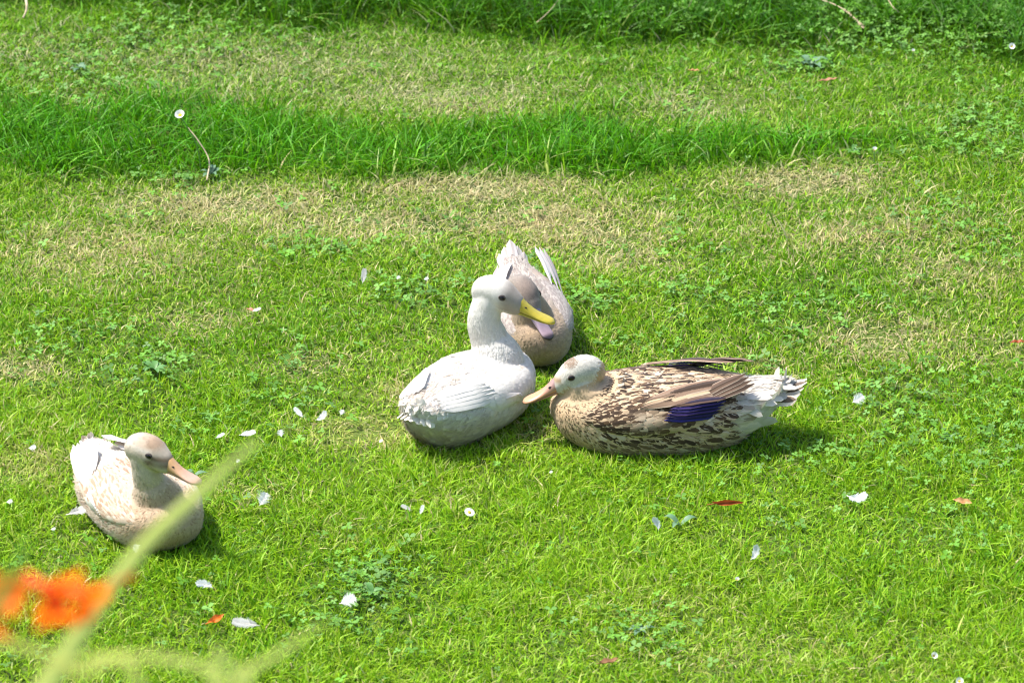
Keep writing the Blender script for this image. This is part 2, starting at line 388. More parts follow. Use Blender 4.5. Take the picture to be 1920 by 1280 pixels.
# clover and small broad leaves: many tiny leaflets
def clover():
    r = np.random.default_rng(5); n = 170000
    x = r.uniform(-1.3, 1.3, n); y = r.uniform(-1.45, 1.95, n); k = in_view(x, y); x, y = x[k], y[k]
    A, T = strips(x, y); c = field(CLOV, x, y); c = c*(.3+.9*N1(x, y, 12))
    cl = N2(x, y, 16)
    k = r.random(len(x)) < np.clip(c*.50+.05*sstep(.62, .8, cl), 0, .8)*(1-.6*A)
    x, y, A, T = x[k], y[k], A[k], T[k]; big = r.random(len(x)) < .10
    for d in DUCKS.values():
        cx, cy = d['xy']; a = R(d['az']); s = d['s']
        lx = ((x-cx)*math.cos(a)+(y-cy)*math.sin(a))/s; ly = (-(x-cx)*math.sin(a)+(y-cy)*math.cos(a))/s
        k = ((lx-.01)/.165)**2+(ly/.085)**2 > 1; x, y, A, T, big = x[k], y[k], A[k], T[k], big[k]
    n = len(x); z = H(x, y)+.012+.010*r.random(n)+.02*T
    cc = np.array([.105, .260, .016])*(.6+.7*r.random((n, 1)))+np.array([.03, .03, .040])*(r.random((n, 1))**2)
    V = []; C = []; a0 = r.random(n)*6.28; sz = np.where(big, .0065, .0030+.0018*r.random(n))
    tx, ty = (r.random(n)-.5)*.9, (r.random(n)-.5)*.9
    nl = 0
    for l in range(3):
        a = a0+l*2.094; dx, dy = np.cos(a), np.sin(a)
        pts = [(0, 0), (.7, -.55), (1.35, -.55), (1.65, 0), (1.35, .55), (.7, .55)]
        for (f, s_) in pts:
            ox = (dx*f-dy*s_)*sz; oy = (dy*f+dx*s_)*sz
            V.append(np.stack([x+ox, y+oy, z+ox*tx+oy*ty+(.15*abs(s_))*sz], 1)); C.append(cc*(1.25 if f == 0 else 1))
    V = np.stack(V, 1).reshape(-1, 3); C = np.stack(C, 1).reshape(-1, 3)
    b = (np.arange(n)*18)[:, None]
    F = [np.concatenate([b+6*l+np.array(q) for l in range(3) for q in ((0, 1, 2, 3), (0, 3, 4, 5))])]
    o = link('clover', np_mesh('clover', V, F, True, {'col': ('FLOAT_COLOR', C)}), None, M_clover)
    tag(o, 'patches of clover and small broad leaves growing among the lawn grass', 'clover', kind='stuff')
    return n
n4 = clover()
print('blades', n1, n2, n3, 'clover', n4)

# ------------------------------------------------------------------ DUCKS
def unit(v): return v/(np.linalg.norm(v, axis=-1, keepdims=True)+1e-12)
def feathers(P, D, N, L, W, lift, curl, col, dark, pat, fine=False, r=None):
    """batch of feathers as one vertex / face set"""
    n = len(P); N = unit(N); D = unit(D-N*np.sum(D*N, 1, keepdims=True)); S = np.cross(N, D)
    if fine: rows = [0, .5, 1.0]; wd = [.6, 1, 0]
    else: rows = [0, .3, .62, .86, 1.0]; wd = [.45, .95, 1.0, .68, 0]
    V = []; U = []; NV = []
    for t, w_ in zip(rows, wd):
        base = P+D*(L*t)[:, None]+N*((lift*t-curl*t*t)*L)[:, None]
        if t == 1.0: V.append(base); U.append(np.tile([0, 1.0], (n, 1))); NV.append(unit(N+D*.30))
        else:
            for c in ((-1, 1) if fine else (-1, 0, 1)):
                V.append(base+S*(W*w_*c)[:, None]-N*(abs(c)*W*.22)[:, None]); U.append(np.tile([c*w_, t], (n, 1))); NV.append(unit(N+S*c*.30-D*.18+D*t*.48))
    m = len(V); NV = np.stack(NV, 1).reshape(-1, 3); V = np.stack(V, 1).reshape(-1, 3); U = np.stack(U, 1).reshape(-1, 2)
    b = (np.arange(n)*m)[:, None]
    if fine: F = [b+np.array([2, 3, 1, 0]), b+np.array([4, 3, 2])]
    else:
        q = np.concatenate([b+np.array([3*i+j, 3*i+j+1, 3*i+j+4, 3*i+j+3]) for i in range(3) for j in range(2)])[:, ::-1]
        F = [q, np.concatenate([b+np.array([12, 10, 9]), b+np.array([12, 11, 10])])]
    rep = lambda a: np.repeat(a, m, 0)
    return V, F, {'NV': NV, 'fuv': ('FLOAT2', U), 'col': ('FLOAT_COLOR', rep(col)), 'dark': ('FLOAT_COLOR', rep(dark)), 'pat': ('FLOAT', rep(pat))}

def soften(me, A, Nv):
    # plumage shades as the soft surface it forms, not as single hard chips
    me.normals_split_custom_set_from_vertices([tuple(q) for q in Nv]); return me

def long_feather(path, nrm, width, col, dark=None, pat=0, tip=.5, edge=None):
    """one big feather along a path; nrm normals per point"""
    path = catmull(path, 3); m = len(path); nrm = np.asarray(nrm, float)
    NN = unit(np.array([nrm[0]*(1-t)+nrm[-1]*t for t in np.linspace(0, 1, m)]))
    T = unit(np.gradient(path, axis=0)); S = unit(np.cross(NN, T)); V = []; U = []; C = []
    cs = [-1, -.84, -.5, -.08, 0, .08, .5, .84, 1]
    for i in range(m):
        t = i/(m-1); wd = width*min(1, .08+3.2*t)*(1-max(0, (t-.72)/.28)**(2.2)*(1-.06))
        for c in cs:
            cup = -.16*width*c*c+(.0006 if abs(c) < .04 else 0)
            V.append(path[i]+S[i]*wd*c+NN[i]*cup); U.append((c, t))
            q = np.array(col, float)
            if edge is not None and abs(c) > .9: q = np.array(edge, float)
            if abs(c) < .04: q = q*.6+np.array([.45, .4, .33])*.4
            C.append(q)
    k = len(cs); F = [(i*k+j, i*k+j+1, (i+1)*k+j+1, (i+1)*k+j) for i in range(m-1) for j in range(k-1)]
    n = len(V); dark = col if dark is None else dark
    return np_mesh('feather', np.array(V), np.array(F), True, {'fuv': ('FLOAT2', np.array(U)), 'col': ('FLOAT_COLOR', np.array(C)),
        'dark': ('FLOAT_COLOR', np.tile(dark, (n, 1))), 'pat': ('FLOAT', np.full(n, pat))})

BODY = np.array([  # x, z centre, half width, up, down
    (-.212, .132, .012, .008, .010), (-.200, .127, .030, .017, .026), (-.170, .112, .054, .030, .052), (-.125, .094, .078, .048, .074),
    (-.070, .080, .096, .064, .078), (-.010, .074, .104, .071, .077), (.050, .073, .104, .069, .077), (.100, .075, .096, .062, .076),
    (.140, .078, .078, .052, .068), (.168, .080, .055, .040, .050), (.184, .081, .025, .022, .026), (.190, .081, .006, .006, .006)])
BH = 1.0
def body_loft(bw, rump=0.0, rearz=0.0):
    n = 40; V = []
    st = catmull(BODY, 3)
    st[:, [1, 3, 4]] *= BH
    k = sstep(-.04, -.17, st[:, 0]); st[:, 4] += rump*k*(st[:, 0] > -.205); st[:, 2] += rump*.35*k*(st[:, 0] > -.205); st[:, 1] += rearz*k
    for x, z, hw, hu, hd in st:
        hw = max(hw, .004)*bw; hu = max(hu, .003); hd = max(hd, .003)
        for a in np.arange(n)/n*2*math.pi:
            c, s = math.cos(a), math.sin(a)
            zz = z+(hu if s > 0 else hd)*np.sign(s)*abs(s)**(.95 if s > 0 else .72)
            V.append((x, hw*np.sign(c)*abs(c)**.9, max(zz, -.004)))
    m = len(st); V = np.array(V)
    F = [(i*n+j, i*n+(j+1) % n, (i+1)*n+(j+1) % n, (i+1)*n+j) for i in range(m-1) for j in range(n)]
    V = np.concatenate([V, [[st[0][0]-.001, 0, st[0][1]], [st[-1][0]+.001, 0, st[-1][1]]]])
    T = [(len(V)-2, (j+1) % n, j) for j in range(n)]+[(len(V)-1, (m-1)*n+j, (m-1)*n+(j+1) % n) for j in range(n)]
    return V, [np.array(F)[:, ::-1], np.array(T)[:, ::-1]]
HEAD = np.array([  # along f, centre up, half width, up, down     (origin: middle of the skull)
    (-.044, -.002, .006, .008, .008), (-.037, -.001, .017, .0175, .020), (-.022, .001, .0230, .0250, .0275), (-.004, .0020, .0255, .0265, .0285),
    (.012, .001, .0245, .0240, .0260), (.026, -.003, .0195, .0195, .0225), (.037, -.0065, .0150, .0150, .0175), (.043, -.009, .0115, .0110, .0125)])
def head_frame(yaw, pitch, roll=0):
    f = np.array([math.cos(yaw)*math.cos(pitch), math.sin(yaw)*math.cos(pitch), math.sin(pitch)])
    s = np.array([-math.sin(yaw), math.cos(yaw), 0.0]); u = np.cross(f, s)
    if roll:
        s, u = s*math.cos(roll)+u*math.sin(roll), u*math.cos(roll)-s*math.sin(roll)
    return f, s, u
def head_loft(c, fr):
    f, s, u = fr; n = 28; st = catmull(HEAD, 3); V = []
    for a_, zc, hw, hu, hd in st:
        for a in np.arange(n)/n*2*math.pi:
            ca, sa = math.cos(a), math.sin(a)
            V.append(c+f*a_+s*hw*ca+u*(zc+(hu if sa > 0 else hd)*sa))
    m = len(st); F = [(i*n+j, i*n+(j+1) % n, (i+1)*n+(j+1) % n, (i+1)*n+j) for i in range(m-1) for j in range(n)]
    V = np.array(V); V = np.concatenate([V, [c+f*(st[0][0]-.001)+u*st[0][1], c+f*(st[-1][0]+.001)+u*st[-1][1]]])
    T = [(len(V)-2, (j+1) % n, j) for j in range(n)]+[(len(V)-1, (m-1)*n+j, (m-1)*n+(j+1) % n) for j in range(n)]
    return V, [np.array(F), np.array(T)]

def join_sets(sets):
    V = []; F = []; o = 0
    for v, fs in sets:
        V.append(v); F += [f+o for f in fs]; o += len(v)
    return np.concatenate(V), F

BC = catmull(BODY, 3)
#            x      mid angle  half angle  thickness   along the wing
WX = np.array([.140, .105, .045, -.025, -.090, -.140]); WM = np.radians([22, 26, 30, 34, 44, 60.])
WA = np.radians([6, 22, 30, 30, 24, 12.]); WT = np.array([.001, .006, .012, .012, .010, .006])
def wing_pt(s, t, bw=1.0, off=0.0, side=1, under=1.0, num=True):
    s = np.atleast_1d(np.asarray(s, float)); t = np.atleast_1d(np.asarray(t, float)); k = np.clip(s, 0, 1)*5; i = np.arange(6)
    x = np.interp(k, i, WX); ph = np.interp(k, i, WM)+np.interp(k, i, WA)*t; th = np.interp(k, i, WT)
    z, hw, hu = [np.interp(x, BC[:, 0], BC[:, j]) for j in (1, 2, 3)]; hw = hw*bw; z = z*BH; hu = hu*BH
    n = unit(np.stack([np.zeros_like(x), np.cos(ph)/hw, np.sin(ph)/hu], 1))
    p = np.stack([x, hw*np.cos(ph), z+hu*np.sin(ph)], 1)+n*((np.sqrt(np.clip(1-t*t, 0, 1))*th*under)+off-.001)[:, None]
    q = np.array([1, side, 1])
    if num:
        e = 1e-3; t_ = np.clip(t, -.97, .97); s_ = np.clip(s, .002, .997)
        ds = wing_pt(s_+e, t_, bw, off, 1, under, False)[0]-wing_pt(s_-e, t_, bw, off, 1, under, False)[0]
        dt = wing_pt(s_, t_+e, bw, off, 1, under, False)[0]-wing_pt(s_, t_-e, bw, off, 1, under, False)[0]
        m = unit(np.cross(ds, dt)); m = m*np.sign(np.sum(m*n, 1, keepdims=True)); n = unit(m+n*.25)
    return p*q, n*q
def wing_mesh(bw, side):
    ss = np.linspace(0, 1, 24); n = 26; V = []
    for s_ in ss:
        a = np.arange(n)/n*2*math.pi
        p, _ = wing_pt(np.full(n, s_), np.cos(a), bw, 0, side, 1.0, False)
        q, _ = wing_pt(np.full(n, s_), np.cos(a), bw, 0, side, -.6, False)
        V.append(np.where((np.sin(a) > 0)[:, None], p, q))
    m = len(ss); V = np.concatenate(V); F = [(i*n+j, i*n+(j+1) % n, (i+1)*n+(j+1) % n, (i+1)*n+j) for i in range(m-1) for j in range(n)]
    V = np.concatenate([V, [V[:n].mean(0), V[(m-1)*n:m*n].mean(0)]])
    T = [(m*n, (j+1) % n, j) for j in range(n)]+[(m*n+1, (m-1)*n+j, (m-1)*n+(j+1) % n) for j in range(n)]
    F = np.array(F); T = np.array(T)
    if side < 0: F = F[:, ::-1]; T = T[:, ::-1]
    return V, [F, T]

def sample_surface(me, r, weight):
    me.calc_loop_triangles(); nt_ = len(me.loop_triangles); t = np.empty(nt_*3, np.int32); me.loop_triangles.foreach_get('vertices', t); t = t.reshape(-1, 3)
    v = np.empty(len(me.vertices)*3, np.float32); me.vertices.foreach_get('co', v); v = v.reshape(-1, 3).astype(float)
    vn = np.empty(len(me.vertices)*3, np.float32); me.vertices.foreach_get('normal', vn); vn = vn.reshape(-1, 3).astype(float)
    a, b, c = v[t[:, 0]], v[t[:, 1]], v[t[:, 2]]; ar = np.linalg.norm(np.cross(b-a, c-a), axis=1)/2
    cen = (a+b+c)/3; w_ = ar*weight(cen); N = r.poisson(w_); idx = np.repeat(np.arange(nt_), N); k = len(idx)
    r1, r2 = np.sqrt(r.random(k)), r.random(k); B = np.stack([1-r1, r1*(1-r2), r1*r2], 1)
    P = a[idx]*B[:, :1]+b[idx]*B[:, 1:2]+c[idx]*B[:, 2:]; Nn = vn[t[idx, 0]]*B[:, :1]+vn[t[idx, 1]]*B[:, 1:2]+vn[t[idx, 2]]*B[:, 2:]
    return P, unit(Nn), v, vn

def build_duck(key, name, label, head_c, yaw, pitch, neck, paint, bill_cols, wing_cols, tail_cols, seed, roll=0, tail_dir=(-1, 0, .30), tail_len=.085, head_s=1.0, ruffle=1.0, head_ruffle=1.0, speckle=.6, rump=0.0, rearz=0.0):
    global BH; cfg = DUCKS[key]; BH = cfg.get('bh', 1.0); bw = cfg['bw']; r = np.random.default_rng(seed); x0, y0 = cfg['xy']
    root = empty(name, (x0, y0, gz(x0, y0)-.003), R(cfg['az']), cfg['s']); tag(root, label, 'duck')
    sc_ = cfg['s']; hc = np.array(head_c, float)/sc_; head_s = head_s/sc_; neck = [tuple(np.array(q)/sc_) for q in neck]; fr = head_frame(yaw, pitch, roll); f, s, u = fr
    # --- body, neck, head melted into one skin
    hv, hf = head_loft(np.zeros(3), fr); hv = hv*head_s+hc
    np_path = catmull([p[:3] for p in neck]+[tuple(hc-head_s*(f*.013+u*.002))], 5); rad = np.interp(np.linspace(0, 1, len(np_path)), np.linspace(0, 1, len(neck)+1), [p[3] for p in neck]+[.0235*head_s])
    nv, nf = tube(np_path, rad, 24, upv=(0, 1, 0.01))
    V, F = join_sets([body_loft(bw, rump, rearz), (nv, nf), (hv, hf)])
    tmp = link('skin_tmp', np_mesh('skin_tmp', V, F))
    m = tmp.modifiers.new('r', 'REMESH'); m.mode = 'VOXEL'; m.voxel_size = .0032; m.use_smooth_shade = True
    m = tmp.modifiers.new('s', 'SMOOTH'); m.factor = .6; m.iterations = 9
    dg = bpy.context.evaluated_depsgraph_get(); me = bpy.data.meshes.new_from_object(tmp.evaluated_get(dg)); me.name = 'body'
    bpy.data.objects.remove(tmp)
    # --- centre line: bill -> head -> neck -> body -> tail, with radius and region value
    spine = [(hc+f*.04, .02, 0), (hc, .028, .5), (hc-f*.02, .026, .9)]
    for p, rr, k in zip(np_path[::-1][1:], rad[::-1][1:], np.linspace(1, 2, len(np_path)-1)): spine.append((p, rr, k))
    for bx in np.linspace(.09, -.20, 14): spine.append((np.array([bx, 0, BH*np.interp(bx, BODY[:, 0], BODY[:, 1])]), np.interp(bx, BODY[:, 0], BODY[:, 2])*.9, 2+(.09-bx)/.29))
    SP = np.array([q[0] for q in spine]); SR = np.array([q[1] for q in spine]); SU = np.array([q[2] for q in spine])
    ST = unit(np.gradient(SP, axis=0))
    def info(P):
        d = np.linalg.norm(P[:, None]-SP[None], axis=2)/SR[None]
        wt = np.exp(-(d-d.min(1, keepdims=True))*7); wt /= wt.sum(1, keepdims=True)
        uu = wt@SU; T = unit(wt@ST); q = (P-hc)/head_s; hl = np.stack([q@f, q@s, q@u], 1)
        return uu, T, hl
    def length(P, uu):
        L = np.interp(uu, [0, .9, 1.3, 1.9, 2.15, 2.5, 2.8, 3.0], [.0038, .0050, .0070, .011, .020, .030, .030, .024])
        return L
    # --- contour feathers
    P, Nn, v, vn = sample_surface(me, r, lambda c: 1.0/(length(c, info(c)[0])**2*.42)*np.interp(info(c)[0], [0, 1.2, 1.9, 2.2], [5.5, 5.0, 2.9, 2.6])*(c[:, 2] > .004))
    uu, T, hl = info(P); L = length(P, uu)*(.75+.5*r.random(len(P)))
    T = T+np.array([0, 0, -.18])*(uu > 2)[:, None]+(.12+(.12 if key == 'mottled' else .03)*sstep(2.4, 2.9, uu))[:, None]*r.standard_normal(T.shape)
    W = L*np.interp(uu, [0, 1.5, 2.1, 2.6, 3], [.15, .18, .30, .24, .20])
    col, dark, pat, Lk = paint(P, Nn, uu, hl, r); L = L*Lk; W = W*np.sqrt(Lk)
    lift = np.interp(uu, [0, 1, 2, 3], [.20*head_ruffle, .22*head_ruffle, (.28*ruffle), .28*ruffle*(1 if key == 'mottled' else .55)])+.05*ruffle*r.standard_normal(len(P)); fine = uu < 1.55
    spk = sstep(.55, .75, N2(P[:, 0]*170+P[:, 2]*60, P[:, 1]*170+P[:, 2]*110, 1.0))*(uu < 1.9)*speckle; col = col*(1-spk[:, None]*.30)*(1+(r.random((len(P), 1))-.5)*.18*(uu < 1.9)[:, None])
    eye_ok = np.ones(len(P), bool)
    for sd in (-1, 1):
        ec = np.array([.010, sd*.0245, .0075]); eye_ok &= (np.linalg.norm(hl-ec, axis=1) > .0070) & (np.linalg.norm(hl+np.array([-.004, 0, 0])-ec, axis=1) > .006)
    eye_ok &= ~((hl[:, 0] > .036) & (uu < .8))
    body = link('body', me, root); me.materials.clear(); me.materials.append(M_feather)
    ub, _, hb = info(v); cb, db, pb, _ = paint(v, vn, ub, hb, np.random.default_rng(seed+1))
    for nme, typ, arr in (('col', 'FLOAT_COLOR', np.concatenate([cb*.9, np.ones((len(cb), 1))], 1)), ('dark', 'FLOAT_COLOR', np.concatenate([db, np.ones((len(cb), 1))], 1)), ('pat', 'FLOAT', np.zeros(len(cb)))):
        a = me.attributes.new(nme, typ, 'POINT'); a.data.foreach_set('color' if typ == 'FLOAT_COLOR' else 'value', np.ascontiguousarray(arr, dtype=np.float32).ravel())
    for nm, mask, fn in (('contour_plumage', (~fine) & eye_ok, False), ('head_plumage', fine & eye_ok, True)):
        k = mask; V, F, A = feathers((P-Nn*.0005)[k], T[k], Nn[k], L[k], W[k], lift[k], np.where(L > .012, .14, .05)[k], col[k], dark[k], pat[k], fn)
        NV = A.pop('NV'); o = link(nm, soften(np_mesh(nm, V, F, True, A), A, NV), root, M_feather); o['kind'] = 'stuff'
    # soft loose strands over the flanks, rump and belly
    P, Nn, _, _ = sample_surface(me, r, lambda c: 90000*(c[:, 2] > .004)*(info(c)[0] > 1.8)*(.35+.9*(c[:, 0] < -.06)+.5*(c[:, 2] < .06)))
    uu, T, hl = info(P); col, dark, pat, Lk = paint(P, Nn, uu, hl, r); L = (.008+.014*r.random(len(P)))*np.interp(P[:, 0], [-.1, .1], [1.2, .55])
    col = np.where((r.random(len(P)) < .22*(pat > .3))[:, None], dark*1.3, col)
    T = T+np.array([0, 0, -.25])+.30*r.standard_normal(T.shape)
    V, F, A = feathers(P, T, Nn, L, .0005+.0005*r.random(len(P)), .30+.12*r.standard_normal(len(P)), np.full(len(P), .22), col*1.03, dark, pat*0, True)
    NV = A.pop('NV'); o = link('loose_plumes', soften(np_mesh('loose_plumes', V, F, True, A), A, NV), root, M_feather); o['kind'] = 'stuff'
    # --- wings
    for side in (1, -1):
        V, F = wing_mesh(bw, side); wc = wing_cols['base']
        n = len(V); wme = np_mesh('wing', V, F, True, {'fuv': ('FLOAT2', np.zeros((n, 2))), 'col': ('FLOAT_COLOR', np.tile(wc, (n, 1))), 'dark': ('FLOAT_COLOR', np.tile(wc, (n, 1))), 'pat': ('FLOAT', np.zeros(n))})
        wing = link('wing', wme, root, M_feather)
        n = 1350; ss = r.random(n)**1.15*.88; tt = r.uniform(-.95, .98, n); tt = np.where((ss > .5) & (tt < -.66), -.66+.5*r.random(n), tt); P2, N2_ = wing_pt(ss, tt, bw, 0, side)
        Lw = np.interp(ss, [0, .3, .7, 1], [.012, .019, .027, .030])*(.8+.4*r.random(n))*np.where(ss > .72, .75, 1); D2 = np.stack([np.full(n, -1.0), np.full(n, -.25*side), .06-.25*tt*0+.10*ss], 1)+.055*r.standard_normal((n, 3))
        c2, d2, p2 = wing_cols['coverts'](ss, tt, side, r); Lw = Lw*(1.2 if key == 'mottled' else 1)
        V, F, A = feathers(P2-N2_*.0004, D2, N2_, Lw, Lw*.30, (.24+.04*r.standard_normal(n))*ruffle*np.interp(ss, [0, .5, .85], [1, .7, .25]), np.full(n, .13)*ruffle**.5, c2, d2, p2)
        NV = A.pop('NV'); o = link('coverts', soften(np_mesh('coverts', V, F, True, A), A, NV), wing, M_feather); o['kind'] = 'stuff'
        # flight feathers, innermost last so each one lies on the next
        for (s0, t0, off0, end, wdt, cc, dd, pp, ee) in wing_cols['flight'](side):
            p0, n0 = wing_pt(s0, t0, bw, off0-.003, side); e = np.array(end, float)*np.array([1, bw*side, BH]); mid = (p0[0]+e)/2+n0[0]*.006
            nend = unit(n0[0]*.6+np.array([0, 0, .8])) if end[2] > .12 else n0[0]
            fme = long_feather([p0[0], mid, e], [n0[0], nend], wdt, cc, dd, pp, edge=ee)
            link('flight_feather', fme, wing, M_feather)
    # --- tail
    td = unit(np.array(tail_dir, float)); nt2 = tail_cols['n']
    for i in range(nt2):
        q = (i-(nt2-1)/2)/((nt2-1)/2); d = unit(td+np.array([0, q*tail_cols.get('fan', .34), 0])); b = np.array([-.182, q*.026*bw, .134*BH+rearz-.008*abs(q)])
        Lt = tail_len*(1-.25*abs(q)); e = b+d*Lt+np.array([0, 0, -.010*abs(q)]); mid = (b+e)/2+np.array([0, 0, -.003])
        cc, dd, pp = tail_cols['col'](i, r)
        fme = long_feather([b-d*.02, mid, e], [unit(np.array([.3, q*.6, 1])), unit(np.array([.25, q*.7, 1]))], .0125, cc, dd, pp)
        link('tail_feather', fme, root, M_feather)
    # --- bill
    def bill(stations, colf):
        n = 20; V = []; C = []
        for t, hw, top, bot, zc in stations:
            for a in np.arange(n)/n*2*math.pi:
                ca, sa = math.cos(a), math.sin(a); V.append(hc+head_s*(f*(.030+t)+s*hw*np.sign(ca)*abs(ca)**.75+u*(-.008+zc+(top if sa > 0 else bot)*sa))); C.append(colf(t/.066, sa))
        m = len(stations); V.append(hc+head_s*(f*(.030+stations[0][0])+u*(-.008+stations[0][4]))); V.append(hc+head_s*(f*(.031+stations[-1][0])+u*(-.008+stations[-1][4]))); C += [colf(0, 0), colf(1, 0)]
        F = [(i*n+j, i*n+(j+1) % n, (i+1)*n+(j+1) % n, (i+1)*n+j) for i in range(m-1) for j in range(n)]
        T_ = [(m*n, (j+1) % n, j) for j in range(n)]+[(m*n+1, (m-1)*n+j, (m-1)*n+(j+1) % n) for j in range(n)]
        return np_mesh('bill', np.array(V), [np.array(F), np.array(T_)], True, {'col': ('FLOAT_COLOR', np.array(C))})
    up_st = catmull([(-.006, .011, .0165, .0075, 0), (.006, .0120, .0150, .0080, .000), (.018, .0112, .0110, .0060, -.0025), (.032, .0112, .0065, .0042, -.0050), (.046, .0128, .0045, .0030, -.0068),
                     (.058, .0128, .0040, .0026, -.0078), (.066, .0090, .0036, .0026, -.0086), (.0695, .003, .002, .0018, -.0092)], 3)
    lo_st = catmull([(-.006, .0085, .003, .0060, -.0085), (.010, .0092, .003, .0050, -.0088), (.030, .0094, .002, .0032, -.0098), (.050, .0102, .0015, .0022, -.0108), (.061, .0075, .001, .0015, -.0112), (.0645, .002, .001, .001, -.0112)], 3)
    up = link('bill', bill(up_st, bill_cols), root, M_bill)
    lo = link('lower_bill', bill(lo_st, lambda t, sa: tuple(np.array(bill_cols(t, -1))*.85)), up, M_bill)
    for sd in (-1, 1):
        c = hc+head_s*(f*(.030+.019)+s*sd*.0085+u*(-.0035)); a = np.arange(10)/10*2*math.pi
        V, F = tube([c-s*sd*.002, c+s*sd*.0008, c+s*sd*.0012], [.0016, .0018, .0006], 10); cen = c; V = cen+(V-cen)@np.diag([1, 1, 1]); V = V+np.outer((V-cen)@f, f)*.9
        link('nostril', np_mesh('nostril', V, F), up, M_nostril)
        # eye
        ec = hc+head_s*(f*.010+s*sd*.0222+u*.0075); n1_, n2_ = 14, 10; V = []
        for i in range(n2_+1):
            th = math.pi*i/n2_
            for j in range(n1_):
                ph = 2*math.pi*j/n1_; V.append(ec+head_s*.0054*(f*math.sin(th)*math.cos(ph)*1.08+u*math.sin(th)*math.sin(ph)*.86+s*math.cos(th)*.9))
        F = np.array([(i*n1_+j, i*n1_+(j+1) % n1_, (i+1)*n1_+(j+1) % n1_, (i+1)*n1_+j) for i in range(n2_) for j in range(n1_)])
        ey = link('eye', np_mesh('eye', np.array(V), F), root, M_eye)
        a = np.linspace(0, 2*math.pi, 19); ring = np.array([ec+head_s*(s*sd*.0024+f*.0056*math.cos(q)+u*.0044*math.sin(q)) for q in a])
        V, F = tube(ring, [.0007]*len(ring), 6, upv=s, cap=False); link('eyelid', np_mesh('eyelid', V, F), ey, M_lid)
    return root

def mixc(a, b, t): t = np.asarray(t)[:, None]; return np.asarray(a)*(1-t)+np.asarray(b)*t
WHITE = np.array([.71, .68, .63]); CREAM = np.array([.56, .41, .26]); BUFF = np.array([.52, .35, .19]); TAN = np.array([.36, .25, .15])
BROWN = np.array([.050, .030, .019]); GREYB = np.array([.33, .27, .23])

def paint_white(P, N, u, hl, r):
    n = len(P); col = np.tile(WHITE, (n, 1)); dark = np.tile([.52, .42, .33], (n, 1)); pat = np.zeros(n); Lk = np.ones(n)
    nz = N1(P[:, 0]*30+P[:, 2]*9, P[:, 1]*30, 1.0)
    t = sstep(-.002, .022, hl[:, 0])*(u < 1)*(.75+.3*nz); col = mixc(col, [.32, .25, .205], np.clip(t*.9, 0, 1))          # shade on the face, painted in as grey-beige
    t = sstep(.012, .026, -hl[:, 2])*(u < 1.1)*(hl[:, 0] > -.02)*.3; col = mixc(col, [.60, .50, .30], t)
    back = (u > 2.1)*sstep(.09, .13, P[:, 2])*sstep(.065, .03, np.abs(P[:, 1])); pat = np.where(r.random(n) < .5, back*.5, 0)
    col = mixc(col, [.58, .47, .36], back*.6*nz)
    un = np.clip((u > 1.95)*sstep(.05, -.11, P[:, 0])*sstep(.12, .055, P[:, 2])+(u > 1.95)*.35*sstep(.06, .02, P[:, 2]), 0, 1); col = mixc(col, [.48, .37, .21], np.clip(un*.8*(.6+.6*nz), 0, .8))  # warm shade of belly and low rear put into the plumage colour
    return col*(.94+.1*r.random((n, 1))), dark, pat, Lk
def paint_mottled(P, N, u, hl, r):
    n = len(P); col = np.tile(CREAM, (n, 1)).astype(float); dark = mixc(BROWN, [.13, .075, .040], r.random(n)**2); pat = np.ones(n); Lk = np.ones(n)
    q = r.random(n)
    head = u < 1.45; col = np.where(head[:, None], [.66, .62, .55], col); pat = np.where(u < 1.75, 0, pat)
    cap = (u < 1.1)*sstep(.017, .026, hl[:, 2])*sstep(.035, .01, hl[:, 0]); col = mixc(col, [.26, .17, .11], np.clip(cap*.95*(.5+r.random(n)), 0, .95))
    st = (u < 1)*np.exp(-((hl[:, 2]-.003-.1*(hl[:, 0]-.01))/.005)**2)*sstep(-.03, .0, hl[:, 0]); col = mixc(col, [.36, .24, .12], np.clip(st*.9, 0, 1))
    st = (u < 1)*np.exp(-((hl[:, 2]-.003)/.006)**2)*sstep(.0, -.02, hl[:, 0]); col = mixc(col, [.46, .33, .19], np.clip(st*.8, 0, 1))
    nk = sstep(1.4, 1.9, u)*(u < 2.2); col = mixc(col, [.60, .44, .27], nk*.65)
    br = (u > 1.75)*sstep(.09, .15, P[:, 0]); col = mixc(col, [.60, .42, .25], br*.7)
    pat = np.where((br > .3), np.where(q < .55, .85, 0), pat); Lk = np.where(br > .3, .62, Lk)
    pat = np.where((u > 1.75) & (br <= .3) & (q > .80), .15, pat)
    Lk = np.where((u > 2.05) & (br <= .3), 1.22, Lk)
    rear = sstep(-.10, -.14, P[:, 0])*(u > 2)*sstep(.150, .125, P[:, 2]); col = mixc(col, [.62, .59, .53], rear*.85); pat = pat*(1-rear*np.where(q < .8, 1, .15)); Lk = Lk*(1+.25*rear)
    low = (u > 2)*sstep(.055, .02, P[:, 2]); pat = pat*(1-.5*low)
    col = mixc(col, [.76, .70, .60], (q > .8)*(u > 2)*.4)
    return col*(.86+.24*r.random((n, 1))), dark, pat, Lk
